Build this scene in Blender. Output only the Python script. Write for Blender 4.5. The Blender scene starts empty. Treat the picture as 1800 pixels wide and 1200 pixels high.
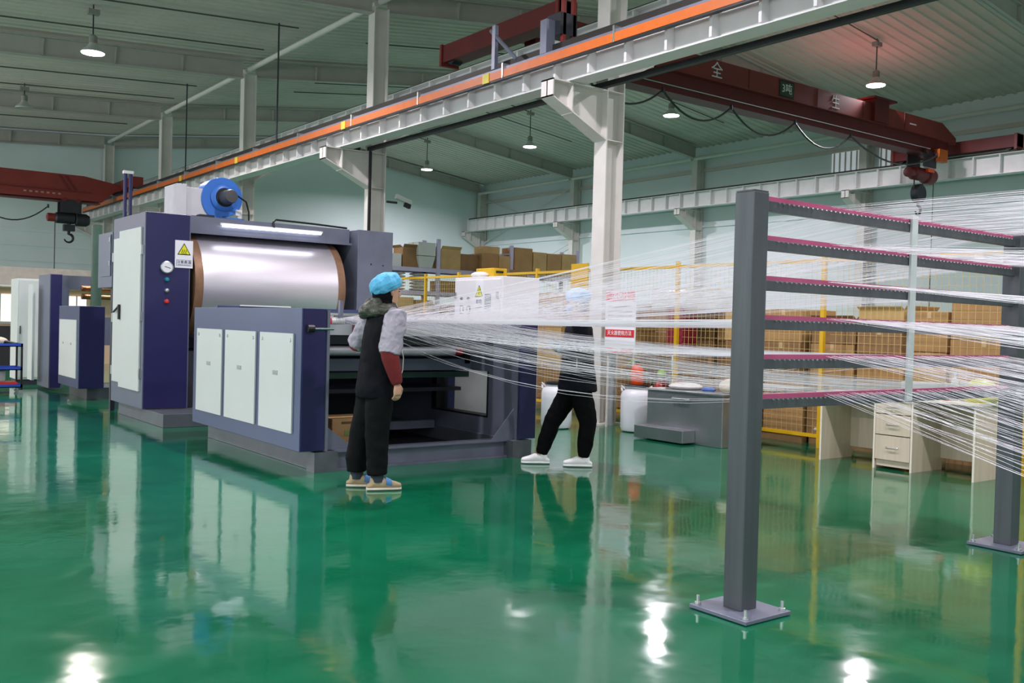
import bpy, bmesh, math, random
from mathutils import Vector, Matrix, noise
random.seed(7)
SC = bpy.context.scene
COL = SC.collection
# ------------------------------------------------------------------ camera
CAM_H = 1.38
yaw, pitch, roll = 0.64532092, 0.01846572, -0.02661302
fw = Vector((math.sin(yaw)*math.cos(pitch), math.cos(yaw)*math.cos(pitch), -math.sin(pitch)))
r0 = Vector((math.cos(yaw), -math.sin(yaw), 0)); d0 = fw.cross(r0)
rr = math.cos(roll)*r0 + math.sin(roll)*d0
dd = -math.sin(roll)*r0 + math.cos(roll)*d0
cam = bpy.data.cameras.new('camera'); camo = bpy.data.objects.new('camera', cam); COL.objects.link(camo)
cam.sensor_width = 36; cam.lens = 36*1679.78/1800; cam.clip_end = 200
camo.matrix_world = Matrix(((rr.x, -dd.x, -fw.x, 0), (rr.y, -dd.y, -fw.y, 0), (rr.z, -dd.z, -fw.z, CAM_H), (0, 0, 0, 1)))
SC.camera = camo
# ------------------------------------------------------------------ world, added fill light, exposure
w = bpy.data.worlds.new('world'); SC.world = w; w.use_nodes = True
w.node_tree.nodes['Background'].inputs[0].default_value = (0.80, 0.90, 1.0, 1)
w.node_tree.nodes['Background'].inputs[1].default_value = 0.9
SC.view_settings.view_transform = 'Standard'; SC.view_settings.look = 'None'
SC.view_settings.exposure = -0.60; SC.view_settings.gamma = 1.0; SC.view_settings.use_curve_mapping = False
LAMP_W = 430.0
FILL_W = 285.0
def area_light(name, loc, rot, sx, sy, power, col):
    l = bpy.data.lights.new(name, 'AREA'); l.shape = 'RECTANGLE'; l.size = sx; l.size_y = sy
    l.energy = power; l.color = col
    o = bpy.data.objects.new(name, l); COL.objects.link(o); o.location = loc; o.rotation_euler = rot
    return o
# added fill lights along the unseen left wall and the wall behind the camera
for i, y in enumerate((-6.0, 3.0, 12.0, 21.0, 30.0)):
    area_light('window_daylight', (-7.85, y, 3.2), (0, math.radians(-90), 0), 2.6, 6.0, FILL_W*(2.6 if y > 25 else 1), (0.97, 0.965, 1.0))  # rearmost fill is stronger, to brighten the back wall
for i, x in enumerate((-2.5, 5.0)):
    area_light('window_daylight', (x, -11.85, 3.2), (math.radians(90), 0, 0), 5.5, 2.6, FILL_W*0.55, (0.97, 0.965, 1.0))

# ------------------------------------------------------------------ materials
def lin(h):
    h = h.lstrip('#'); c = [int(h[i:i+2], 16)/255 for i in (0, 2, 4)]
    return tuple((x/12.92 if x <= .04045 else ((x+.055)/1.055)**2.4) for x in c) + (1,)
MATS = {}
def P(name, hexc, rough=.5, metal=0., var=.10, scale=6., bump=0., spec=.5, emit=None, es=0., bscale=None, stretch=None, alpha=1., coat=0.):
    m = bpy.data.materials.new(name); m.use_nodes = True; nt = m.node_tree; b = nt.nodes['Principled BSDF']
    c = lin(hexc)
    b.inputs['Roughness'].default_value = rough; b.inputs['Metallic'].default_value = metal
    b.inputs['Specular IOR Level'].default_value = spec
    b.inputs['Base Color'].default_value = c
    if coat: b.inputs['Coat Weight'].default_value = coat; b.inputs['Coat Roughness'].default_value = .05
    if alpha < 1: b.inputs['Alpha'].default_value = alpha
    if emit: b.inputs['Emission Color'].default_value = lin(emit); b.inputs['Emission Strength'].default_value = es
    if var or bump:
        tc = nt.nodes.new('ShaderNodeTexCoord'); mp = nt.nodes.new('ShaderNodeMapping')
        if stretch: mp.inputs['Scale'].default_value = stretch
        nt.links.new(tc.outputs['Object'], mp.inputs[0])
        n = nt.nodes.new('ShaderNodeTexNoise'); n.inputs['Scale'].default_value = scale; n.inputs['Detail'].default_value = 4
        nt.links.new(mp.outputs[0], n.inputs['Vector'])
        if var:
            mr = nt.nodes.new('ShaderNodeMapRange'); mr.inputs[1].default_value = .3; mr.inputs[2].default_value = .7
            mr.inputs[3].default_value = 1-var; mr.inputs[4].default_value = 1+var
            nt.links.new(n.outputs[0], mr.inputs[0])
            mx = nt.nodes.new('ShaderNodeMix'); mx.data_type = 'RGBA'; mx.blend_type = 'MULTIPLY'; mx.inputs[0].default_value = 1
            mx.inputs[6].default_value = c
            nt.links.new(mr.outputs[0], mx.inputs[7]); nt.links.new(mx.outputs[2], b.inputs['Base Color'])
        if bump:
            n2 = nt.nodes.new('ShaderNodeTexNoise'); n2.inputs['Scale'].default_value = bscale or scale*4; n2.inputs['Detail'].default_value = 3
            nt.links.new(mp.outputs[0], n2.inputs['Vector'])
            bp = nt.nodes.new('ShaderNodeBump'); bp.inputs['Strength'].default_value = bump; bp.inputs['Distance'].default_value = .02
            nt.links.new(n2.outputs[0], bp.inputs['Height']); nt.links.new(bp.outputs[0], b.inputs['Normal'])
    MATS[name] = m; return m
# floor: glossy green epoxy, gently uneven, with paler and darker trowel patches
def floor_mat():
    m = bpy.data.materials.new('green_epoxy'); m.use_nodes = True; nt = m.node_tree; b = nt.nodes['Principled BSDF']
    tc = nt.nodes.new('ShaderNodeTexCoord')
    n1 = nt.nodes.new('ShaderNodeTexNoise'); n1.inputs['Scale'].default_value = .45; n1.inputs['Detail'].default_value = 5
    n2 = nt.nodes.new('ShaderNodeTexNoise'); n2.inputs['Scale'].default_value = 3.2; n2.inputs['Detail'].default_value = 6; n2.inputs['Distortion'].default_value = .6
    nt.links.new(tc.outputs['Object'], n1.inputs[0]); nt.links.new(tc.outputs['Object'], n2.inputs[0])
    cr = nt.nodes.new('ShaderNodeValToRGB'); e = cr.color_ramp.elements
    e[0].position = .32; e[0].color = lin('0a5c3c'); e[1].position = .70; e[1].color = lin('117552')
    nt.links.new(n1.outputs[0], cr.inputs[0])
    mr = nt.nodes.new('ShaderNodeMapRange'); mr.inputs[1].default_value = .35; mr.inputs[2].default_value = .75; mr.inputs[3].default_value = .90; mr.inputs[4].default_value = 1.10
    nt.links.new(n2.outputs[0], mr.inputs[0])
    mx = nt.nodes.new('ShaderNodeMix'); mx.data_type = 'RGBA'; mx.blend_type = 'MULTIPLY'; mx.inputs[0].default_value = 1
    nt.links.new(cr.outputs[0], mx.inputs[6]); nt.links.new(mr.outputs[0], mx.inputs[7]); nt.links.new(mx.outputs[2], b.inputs['Base Color'])
    rg = nt.nodes.new('ShaderNodeMapRange'); rg.inputs[1].default_value = .35; rg.inputs[2].default_value = .75; rg.inputs[3].default_value = .05; rg.inputs[4].default_value = .13
    nt.links.new(n2.outputs[0], rg.inputs[0]); nt.links.new(rg.outputs[0], b.inputs['Roughness'])
    n3 = nt.nodes.new('ShaderNodeTexNoise'); n3.inputs['Scale'].default_value = 2.4; n3.inputs['Detail'].default_value = 3
    nt.links.new(tc.outputs['Object'], n3.inputs[0])
    bp = nt.nodes.new('ShaderNodeBump'); bp.inputs['Strength'].default_value = .05; bp.inputs['Distance'].default_value = .05
    nt.links.new(n3.outputs[0], bp.inputs['Height']); nt.links.new(bp.outputs[0], b.inputs['Normal'])
    b.inputs['Specular IOR Level'].default_value = .6
    return m
FLOOR = floor_mat()
WALL = P('wall_panel', 'd9e4e6', .6, var=.03, scale=.6)
CEIL = P('ceiling_sheet', 'ccc3bb', .6, var=.06, scale=.8)
STEEL_W = P('painted_steel_white', 'd8d4cf', .5, var=.05, scale=3)
ROOFB = P('roof_beam_paint', 'b4b0aa', .5, var=.05, scale=3)
STEEL_W2 = P('painted_steel_beam', 'dcdcdc', .45, var=.05, scale=3)
DARKRAIL = P('rail_steel', '2f2b29', .55, .4)
ORANGE = P('orange_plastic', 'cb641c', .45, var=.06)
YCLIP = P('yellow_clip', 'd9c63a', .5)
BLACK = P('black_rubber', '141518', .5)
CRANE = P('crane_red', '85302b', .5, var=.10, scale=2)
CRANE_D = P('crane_dark_red', '6a1f1f', .55, var=.12, scale=3)
SLATE = P('slate_paint', '666d80', .38, .15, var=.05, scale=3)
SLATE_B = P('slate_blue_paint', '434f74', .36, .15, var=.06, scale=2)
NAVY = P('navy_paint', '2a2858', .33, .1, var=.06, scale=2)
GREYM = P('machine_grey', '74788a', .42, .25, var=.10, scale=4)
DARKM = P('machine_dark', '33353d', .5, .3, var=.15, scale=5)
BASEG = P('base_grey', '5f646b', .4, .2, var=.12, scale=5)
PANEL = P('panel_white', 'd3d8d5', .35, var=.02, scale=2)
PWHITE = P('enamel_white', 'e6e2e6', .35, var=.02)
DRUM = P('drum_steel', 'f2ecf6', .36, .8, var=.05, scale=5, bump=.03, bscale=60, stretch=(.15, 1, 1))
COPPER = P('brown_band', '8d6a52', .5, .3, var=.15, scale=10)
CHROME = P('chrome', 'd8dbe0', .22, 1., var=.03)
STAIN = P('stainless', 'a3a6a9', .36, .8, var=.12, scale=3, stretch=(1, 1, .3))
SIGNW = P('sign_white', 'ecebf2', .5, var=.02)
SIGNY = P('sign_yellow', 'e3e11c', .5, var=.02)
SIGNK = P('sign_black', '1b1d1a', .5, var=0)
SIGNB = P('sign_text_blue', '4a4d74', .5, var=0)
SIGNR = P('sign_red', 'd0202a', .5, var=.03)
BLUEFAN = P('fan_blue', '3d78d2', .35, var=.05)
DUCT = P('duct_sheet', 'd3d2d8', .45, .1, var=.06, scale=5)
YELLOW = P('fence_yellow', 'dcae14', .45, var=.05)
MESHY = P('mesh_wire', 'cdb777', .45, var=.05)
LAV = P('rack_lavender', 'c9c3e2', .5, var=.04)
CARD = P('cardboard', 'b08a5c', .75, var=.10, scale=4)
CARD2 = P('cardboard_pale', 'c4a36f', .75, var=.10, scale=4)
CARD3 = P('cardboard_dark', '93714c', .75, var=.12, scale=4)
CARDIN = P('cardboard_shadow', '5a4632', .8)  # dark ink of the marks printed on cartons
TAPE = P('packing_tape', 'cdb083', .3)
DESK = P('desk_laminate', 'd6c8b2', .5, var=.06, scale=3, stretch=(8, 8, .6))
DESKE = P('desk_edge', 'ece6d6', .5, var=.02)
FRAMEG = P('frame_grey', '595e62', .42, .45, var=.14, scale=9, stretch=(2, 2, .12))
PINK = P('ceramic_pink', 'ad4b72', .45, var=.08)
EYELET = P('eyelet_white', 'b9b4b6', .15, .6, var=0)
YARN = P('yarn_white', 'f8f3fb', .45, var=0)
BARREL = P('barrel_plastic', 'e9e9f0', .4, var=.03)
ORB = P('orange_bottle', 'f0521e', .4)
EXT = P('extinguisher_red', 'b3242a', .35, coat=.3)
BLUEC = P('cart_blue', '2749ac', .4)
REDT = P('tray_red', 'c1271d', .45)
GREENP = P('green_post', '3f5a4c', .5)
BOLT = P('zinc_bolt', 'cfd2d2', .3, .9, var=0)
GLASSW = P('lit_pane', 'ffffff', .3, var=0, emit='fff3e4', es=1.6)
WARMW = P('warm_plaster', 'e2c4a4', .7, var=.05)
LENS = P('lamp_lens', 'ffffff', .3, var=0, emit='f4f8ff', es=30.)
LENSW = P('lamp_lens_warm', 'ffffff', .3, var=0, emit='fff0e2', es=38.)
LENSOFF = P('lamp_lens_off', '8e8f88', .3, var=0)
LAMPB = P('lamp_body', '8f9088', .45, .3)
SHADE = P('lamp_shade', 'c9ccc9', .4, .4)
TUBE = P('tube_light', 'ffffff', .3, var=0, emit='f3f3ff', es=9.)
FILM = P('plastic_film', 'eef0f2', .25, var=.03, alpha=.55)
YBAG = P('yellow_bag', 'd7d95a', .3, var=.06, alpha=.85)
CLOTHW = P('white_cloth', 'e4e2de', .7, bump=.4, scale=8)
CREAM = P('cream_bag', 'd9cdb4', .6, bump=.5, scale=10)
SKIN = P('skin', 'c99a80', .55, var=.05, scale=20)
HAIR = P('black_knit', '0f0f12', .8, spec=.12, bump=.3, scale=30)
CAPB = P('cap_blue', '5db9e6', .65, var=.06, scale=14, bump=.5, bscale=26)
CAPL = P('cap_light_blue', '9fc8ee', .65, var=.06, scale=14, bump=.5, bscale=26)
VEST = P('vest_navy', '101118', .7, spec=.12, var=.15, scale=8, bump=.25, bscale=14)
HOOD = P('hood_olive', '4d4d44', .28, var=.25, scale=14, bump=.8, bscale=17, stretch=(1, 1, 3))
GREYS = P('sleeve_grey', 'a9a3b2', .36, var=.10, scale=10, bump=.55, bscale=11, stretch=(1, 1, .45))
REDS = P('sleeve_red', '7a1f23', .8, var=.12, scale=20, bump=.6, bscale=70, stretch=(3, 3, .3))
TROUS = P('trousers_black', '0f1113', .75, spec=.12, var=.15, scale=8, bump=.3, bscale=12)
SOCK = P('sock_slate', '2c3a46', .8)
SHOET = P('shoe_tan', 'b09a78', .6, var=.12, scale=25)
SHOEG = P('shoe_grey', '7d8b94', .6, var=.12, scale=25)
SHOEB = P('shoe_toe_blue', '4f82b8', .6)
SOLE = P('sole_white', 'dcd6c8', .6)
LACE = P('lace_yellow', 'd4b263', .7)
SNEAK = P('sneaker_white', 'f0f0f0', .5, var=.03)
COAT2 = P('coat_navy', '0e1019', .7, spec=.12, var=.15, bump=.25, scale=9)
GLOVE = P('glove_blue', '8fb6dd', .6)
DARKROOM = P('dark_cloth', '1c1b22', .7)
LABELG = P('label_grey', 'a5aaaa', .5, var=.25, scale=60)

# ------------------------------------------------------------------ mesh building
ORG = {}
class M:
    def __init__(s): s.v = []; s.f = []
    def add(s, vs, fs):
        n = len(s.v); s.v += [Vector(v) for v in vs]; s.f += [tuple(i+n for i in f) for f in fs]; return s
    def box(s, x0, x1, y0, y1, z0, z1):
        v = [(x, y, z) for z in (z0, z1) for y in (y0, y1) for x in (x0, x1)]
        return s.add(v, [(0, 2, 3, 1), (4, 5, 7, 6), (0, 1, 5, 4), (2, 6, 7, 3), (0, 4, 6, 2), (1, 3, 7, 5)])
    def rings(s, R, cap=True):
        k = len(R[0]); n = len(s.v)
        for r in R: s.v += [Vector(p) for p in r]
        for i in range(len(R)-1):
            for j in range(k):
                a = n+i*k+j; b = n+i*k+(j+1) % k; s.f.append((a, b, b+k, a+k))
        if cap: s.f.append(tuple(n+j for j in range(k))[::-1]); s.f.append(tuple(n+(len(R)-1)*k+j for j in range(k)))
        return s
    def tube(s, path, r, seg=8, cap=True):
        path = [Vector(p) for p in path]; R = []; up = None
        for i, p in enumerate(path):
            t = (path[min(i+1, len(path)-1)]-path[max(i-1, 0)]).normalized()
            if up is None:
                up = Vector((0, 0, 1)) if abs(t.z) < .9 else Vector((1, 0, 0))
            a = t.cross(up).normalized(); b = a.cross(t).normalized(); up = b
            q = r[i] if isinstance(r, (list, tuple)) else r
            qa, qb = q if isinstance(q, (list, tuple)) else (q, q)
            R.append([p+a*qa*math.cos(2*math.pi*j/seg)+b*qb*math.sin(2*math.pi*j/seg) for j in range(seg)])
        return s.rings(R, cap)
    def cyl(s, p0, p1, r, seg=16, r2=None): return s.tube([p0, p1], [r, r if r2 is None else r2], seg)
    def prism(s, poly, axis, a, b):
        def pt(u, v, w): return {'x': (w, u, v), 'y': (u, w, v), 'z': (u, v, w)}[axis]
        n = len(poly)
        return s.add([pt(u, v, a) for u, v in poly]+[pt(u, v, b) for u, v in poly],
                     [tuple(range(n))[::-1], tuple(range(n, 2*n))]+[(i, (i+1) % n, (i+1) % n+n, i+n) for i in range(n)])
    def lathe(s, c, prof, seg=24, axis='z', cap=True):
        c = Vector(c); R = []
        for r, h in prof:
            ring = []
            for j in range(seg):
                a = 2*math.pi*j/seg; u, v = r*math.cos(a), r*math.sin(a)
                ring.append(c+Vector({'z': (u, v, h), 'y': (v, h, u), 'x': (h, u, v)}[axis]))
            R.append(ring)
        return s.rings(R, cap)
    def ball(s, c, rx, ry, rz, seg=16, n=10):
        c = Vector(c); R = []
        for i in range(n+1):
            t = -math.pi/2+math.pi*(i+.02*(i == 0)-.02*(i == n))/n
            R.append([c+Vector((rx*math.cos(t)*math.cos(2*math.pi*j/seg), ry*math.cos(t)*math.sin(2*math.pi*j/seg), rz*math.sin(t))) for j in range(seg)])
        return s.rings(R)
    def build(s, name, mat, parent=None, smooth=False, bevel=0., label=None, org=None, kind=None):
        if parent is not None: o0 = ORG[parent]
        elif org is not None: o0 = Vector(org)
        else:
            xs = [v.x for v in s.v]; ys = [v.y for v in s.v]; o0 = Vector(((min(xs)+max(xs))/2, (min(ys)+max(ys))/2, min(v.z for v in s.v)))
        me = bpy.data.meshes.new(name); me.from_pydata([tuple(v-o0) for v in s.v], [], s.f); me.update()
        bm = bmesh.new(); bm.from_mesh(me); bmesh.ops.recalc_face_normals(bm, faces=bm.faces); bm.to_mesh(me); bm.free()
        me.materials.append(mat)
        if smooth:
            for p in me.polygons: p.use_smooth = True
            try: me.set_sharp_from_angle(angle=math.radians(40))
            except Exception: pass
        o = bpy.data.objects.new(name, me); COL.objects.link(o); ORG[o] = o0
        if parent is not None: o.parent = parent
        else: o.location = o0
        if bevel:
            b = o.modifiers.new('bevel', 'BEVEL'); b.width = bevel; b.segments = 2; b.limit_method = 'ANGLE'
        if label: o['label'] = label
        if kind: o['kind'] = kind
        return o
def thing(name, loc, label, cat, group=None, kind=None):
    o = bpy.data.objects.new(name, None); COL.objects.link(o); o.location = loc; o.empty_display_size = .1
    ORG[o] = Vector(loc); tag(o, label, cat, group, kind); return o
def tag(o, label=None, cat=None, group=None, kind=None):
    if label: o['label'] = label
    if cat: o['category'] = cat
    if group: o['group'] = group
    if kind: o['kind'] = kind
    return o
def struct(o, label=None): o['kind'] = 'structure'; return tag(o, label)
def copy_tree(o, loc, label=None, group=None):
    def cp(a, par):
        c = a.copy(); COL.objects.link(c); c.parent = par
        for ch in a.children: cp(ch, c)
        return c
    c = cp(o, None); c.location = loc
    if label: c['label'] = label
    if group: c['group'] = group
    return c
def box(name, mat, parent, *b, bevel=0., label=None): return M().box(*b).build(name, mat, parent, bevel=bevel, label=label)
def text(s, size, mat, parent, origin, xd, yd, name='lettering', depth=.002):
    """flat lettering standing on a surface: centred at origin, reading along xd, up along yd"""
    cu = bpy.data.curves.new('t', 'FONT'); cu.body = s; cu.size = size; cu.align_x = 'CENTER'; cu.align_y = 'CENTER'; cu.extrude = depth; cu.resolution_u = 3
    t = bpy.data.objects.new('t', cu); COL.objects.link(t)
    dg = bpy.context.evaluated_depsgraph_get(); me = bpy.data.meshes.new_from_object(t.evaluated_get(dg))
    bpy.data.objects.remove(t); xd = Vector(xd); yd = Vector(yd); zd = xd.cross(yd); o0 = ORG[parent]; og = Vector(origin)
    for v in me.vertices: v.co = og-o0+xd*v.co.x+yd*v.co.y+zd*v.co.z
    me.name = name; me.materials.clear(); me.materials.append(mat)
    o = bpy.data.objects.new(name, me); COL.objects.link(o); o.parent = parent; ORG[o] = o0
    return o

# ================================================================== THE HALL
XL, XR, YF, YB = -8.0, 26.1, -12.0, 37.2
struct(M().box(XL, XR, YF, YB, -.1, 0).build('floor', FLOOR, org=(0, 0, 0)), 'glossy green epoxy factory floor')
CX = [(XL, 6.75), (9.2, 7.95), (17.4, 9.0), (XR, 7.92)]
def roof_z(x):
    for (a, za), (b, zb) in zip(CX, CX[1:]):
        if a <= x <= b: return za+(zb-za)*(x-a)/(b-a)
def ceiling(x0, x1, name):
    m = M(); z0, z1 = roof_z(x0+1e-4), roof_z(x1-1e-4); y = YF; per = .30; i = 0; pr = []
    while y < YB:
        pr += [(y, 0), (y+.19, 0), (y+.21, .035), (y+.28, .035)]; y += per
    n = len(pr)
    m.v = [Vector((x0, a, z0-b)) for a, b in pr]+[Vector((x1, a, z1-b)) for a, b in pr]
    m.f = [(i, i+1, n+i+1, n+i) for i in range(n-1)]
    return struct(m.build(name, CEIL, org=((x0+x1)/2, 10, z0)), 'ribbed grey-green ceiling sheets')
ceiling(CX[0][0], CX[1][0], 'ceiling'); ceiling(CX[1][0], CX[2][0], 'ceiling'); ceiling(CX[2][0], CX[3][0], 'ceiling')
def gable(y0, y1, name):
    m = M().prism([(x, z) for x, z in CX]+[(XR, 0), (XL, 0)], 'y', y0, y1); return struct(m.build(name, WALL, org=((XL+XR)/2, y0, 0)))
wb = gable(YB, YB+.15, 'wall_back'); gable(YF-.15, YF, 'wall_front')
wr = struct(M().box(XR, XR+.15, YF, YB, 0, 8.1).build('wall_right', WALL))
# left wall, out of view, with a strip opening added for the light
m = M(); m.box(XL-.15, XL, YF, YB, 0, 1.8); m.box(XL-.15, XL, YF, YB, 4.6, 6.9)
wl = struct(m.build('wall_left', WALL))
for i, z in enumerate((4.22, 3.72, 3.18, 2.9)):
    box('girt', WALL, wb, -2.0, 9.0, YB-.07, YB, z-.05, z+.05)
for i in range(14): box('panel_joint', CEIL, wb, 2.2+i*1.0, 2.215+i*1.0, YB-.012, YB, 0, 2.9)
for z in (5.05,): box('girt', WALL, wr, XR-.06, XR, YF, YB, z-.04, z+.04)
for z in (7.05,): box('girt', CEIL, wr, XR-.1, XR, YF, YB, z-.06, z+.06)
for n, (a, b) in enumerate(((17.15, 18.15), (15.65, 16.5))):
    wd = struct(box('window_%d' % (n+1), P('translucent_sheet', 'f2f6ff', .5, var=.03, emit='eef4ff', es=.35) if n == 0 else MATS['translucent_sheet'], None, XR-.03, XR-.005, a, b, 6.32, 7.0), 'tall translucent corrugated window strip high on the right wall')
    for k in range(5): box('mullion', CEIL, wd, XR-.05, XR-.03, a+.08+k*(b-a)/5, a+.13+k*(b-a)/5, 6.34, 6.98)

# ---- columns, rafters, struts
COLY = [9.9, 16.68, 23.42, 30.15, 36.85]
def hcol(x0, x1, y0, z1, name, label, corb=None):
    t = thing(name, (x0, y0, 0), label, None, kind='structure')
    y1 = y0+.25
    box('flange', STEEL_W, t, x0, x0+.02, y0, y1, 0, z1); box('flange', STEEL_W, t, x1-.02, x1, y0, y1, 0, z1)
    box('web', STEEL_W, t, x0+.02, x1-.02, y0+.115, y0+.135, 0, z1)
    box('base_plate', STEEL_W, t, x0-.06, x1+.06, y0-.06, y1+.06, 0, .025)
    if corb:
        for s, tip, ztop, xe in corb:     # s=-1 on the -x side, +1 on the +x side
            xb = x0 if s < 0 else x1
            cb = M().prism([(xb, ztop), (xb+s*tip, ztop), (xb+s*tip, ztop-.24), (xb, ztop-.68)], 'y', y0+.115, y0+.135).build('corbel', STEEL_W, t)
            box('corbel_plate', STEEL_W, cb, min(xb, xb+s*tip), max(xb, xb+s*tip), y0, y1, ztop-.02, ztop)
            M().prism([(xb+s*tip, ztop-.22), (xb+s*tip, ztop-.24), (xb, ztop-.70), (xb, ztop-.68)], 'y', y0, y1).build('corbel_plate', STEEL_W, cb)
            a = xb+s*tip; box('corbel_plate', STEEL_W, cb, min(a, a-s*.02), max(a, a-s*.02), y0, y1, ztop-.24, ztop)
            a = xb+s*xe; box('corbel_plate', STEEL_W, cb, a-.01, a+.01, y0+.01, y1-.01, ztop-.42, ztop-.01)
        for z in (corb[0][2], corb[0][2]-.68): box('stiffener', STEEL_W, t, x0+.02, x1-.02, y0+.005, y0+.115, z-.012, z)
    return t
NTH = ['nearest', 'second', 'third', 'fourth', 'last']
for k, y in enumerate(COLY):
    hcol(9.0, 9.33, y, 7.5, 'column', 'white steel H-column, %s of the central row carrying the runway beams' % NTH[k],
         [(-1, .98, 4.66, .62), (1, .85, 5.55, .55)])
    if k: hcol(25.68, 26.05, y, 7.45, 'column', 'white steel H-column, %s along the right wall' % NTH[k-1], [(-1, .85, 5.6, .5)])
def rafter(y, pts, dep, label):
    t = thing('roof_beam', (pts[0][0], y, pts[0][1]), label, None, kind='structure')
    lo = [(x, z-.12-dep) for x, z in pts]; hi = [(x, z-.12) for x, z in pts]
    M().prism(lo+hi[::-1], 'y', y+.115, y+.135).build('web', ROOFB, t)
    for L, o in ((lo, 0), (hi, -.02)):
        fl = M()
        for (xa, za), (xb, zb) in zip(L, L[1:]): fl.prism([(xa, za+o), (xb, zb+o), (xb, zb+o+.02), (xa, za+o+.02)], 'y', y+.03, y+.22)
        fl.build('flange', ROOFB, t)
    n = int(abs(pts[-1][0]-pts[0][0])/1.5)
    for i in range(1, n):
        x = pts[0][0]+(pts[-1][0]-pts[0][0])*i/n; z = roof_z(x)
        M().prism([(x, z-.16), (x+.04, z-.16), (x+.02, z-.12-dep-.0), (x, z-.12-dep)], 'y', y+.03, y+.115).build('fly_brace', ROOFB, t)
for k, y in enumerate(COLY):
    rafter(y, [(XL, CX[0][1]), (9.0, roof_z(8.999))], .44, 'white roof beam of the left bay at the %s column' % NTH[k])
    rafter(y, [(9.33, roof_z(9.34)), (17.4, 9.0), (25.7, roof_z(25.7))], .42, 'white roof beam of the right bay at the %s column' % NTH[k])
for k in range(4):
    struct(M().cyl((9.15, COLY[k]+.2, 7.62), (9.15, COLY[k+1]+.05, 7.62), .06, 12).build('ridge_strut', STEEL_W), 'white round strut between central columns')
    struct(M().cyl((25.6, COLY[k]+.2, 7.42), (25.6, COLY[k+1]+.05, 7.42), .06, 10).build('eaves_strut', STEEL_W), 'white round strut along the right eaves')
for a, b in ((30.3, 36.9), (36.9, 30.3)):
    struct(M().cyl((25.9, a, 5.1), (25.9, b, 7.2), .02, 6).build('wall_brace', STEEL_W)); struct(M().cyl((25.9, a, 2.6), (25.9, b, 4.9), .02, 6).build('wall_brace', STEEL_W))

# ---- runway beams
def runway(x, zb, zt, y0, y1, label, hw=.15, rh=.085):
    t = thing('crane_runway_beam', (x, y0, zb), label, 'runway beam')
    box('web', STEEL_W2, t, x-.008, x+.008, y0, y1, zb, zt)
    box('bottom_flange', STEEL_W2, t, x-hw, x+hw, y0, y1, zb-.015, zb); box('top_flange', STEEL_W2, t, x-hw, x+hw, y0, y1, zt, zt+.015)
    st = M().box(x-hw+.02, x+hw-.02, -.008, .008, zb, zt)
    y = 9.53+.7*math.ceil((y0-9.53)/.7)+.02; first = None
    while y < y1:
        if first is None:
            mm = M().box(x-hw+.02, x+hw-.02, y-.02, y+.02, zb+.03, zt); first = mm.build('stiffener', STEEL_W2, t); fy = y
        else:
            c = first.copy(); COL.objects.link(c); c.parent = t; c.location = (0, y-fy, 0)
        y += .7
    box('rail', DARKRAIL, t, x-.035, x+.035, y0, y1, zt+.015, zt+rh)
    c = M(); yy = y0+.2
    while yy < y1: c.box(x-.08, x+.08, yy, yy+.06, zt+.015, zt+.04); yy += .7
    c.build('rail_clips', DARKRAIL, t)
    return t
runway(8.45, 4.68, 5.13, -3, 36.9, 'near white crane runway beam with stiffeners, carrying the orange conductor bar', rh=.15)
runway(9.9, 5.57, 6.0, -3, 36.9, 'white crane runway beam behind the central columns')
runway(25.1, 5.62, 6.12, 1, 36.9, 'white crane runway beam along the right wall')
# orange conductor bar on the near beam
t = thing('conductor_bar', (8.2, -3, 4.98), 'long orange conductor bar running along the near runway beam', 'conductor bar')
box('bar', ORANGE, t, 8.18, 8.25, -3, 36.5, 4.945, 5.06); box('slot', BLACK, t, 8.185, 8.255, -3, 36.5, 4.92, 4.945)
box('carrier_channel', GREYM, t, 8.2, 8.26, -3, 36.5, 5.06, 5.10)
for k in range(13):
    y = 4.2+k*2.35; box('hanger', BOLT, t, 8.17, 8.30, y, y+.03, 4.94, 5.15)
for y in (11.6, 16.2, 21.6, 25.6): box('joint_cover', YCLIP, t, 8.17, 8.27, y, y+.16, 4.93, 5.07)
# black cable trunk under the beam
t = thing('cable_trunk', (8.9, 4, 4.66), 'black cable trunk running under the near runway beam', 'cable trunk')
box('trunk', BLACK, t, 8.86, 8.94, 2.0, 16.6, 4.66, 4.73); box('drop_pipe', BLACK, t, 8.92, 8.97, 16.60, 16.64, 2.2, 4.66)
box('bracket_box', BLACK, t, 8.72, 8.95, 10.35, 10.5, 4.7, 4.9); box('bracket_box', BLACK, t, 8.72, 8.95, 17.05, 17.2, 4.7, 4.9)

# ---- surveillance camera on the second central column
t = thing('surveillance_camera', (9.4, 16.55, 3.7), 'small white surveillance camera on a bracket beside the second column', 'camera')
box('bracket', BLACK, t, 9.33, 9.56, 16.60, 16.64, 3.70, 3.74)
M().prism([(9.50, 3.80), (9.52, 3.88), (9.86, 3.78), (9.84, 3.70)], 'y', 16.52, 16.62).build('housing', PANEL, t); M().prism([(9.70, 3.66), (9.72, 3.74), (9.84, 3.70), (9.82, 3.62)], 'y', 16.53, 16.61).build('lens_hood', BLACK, t)

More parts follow.
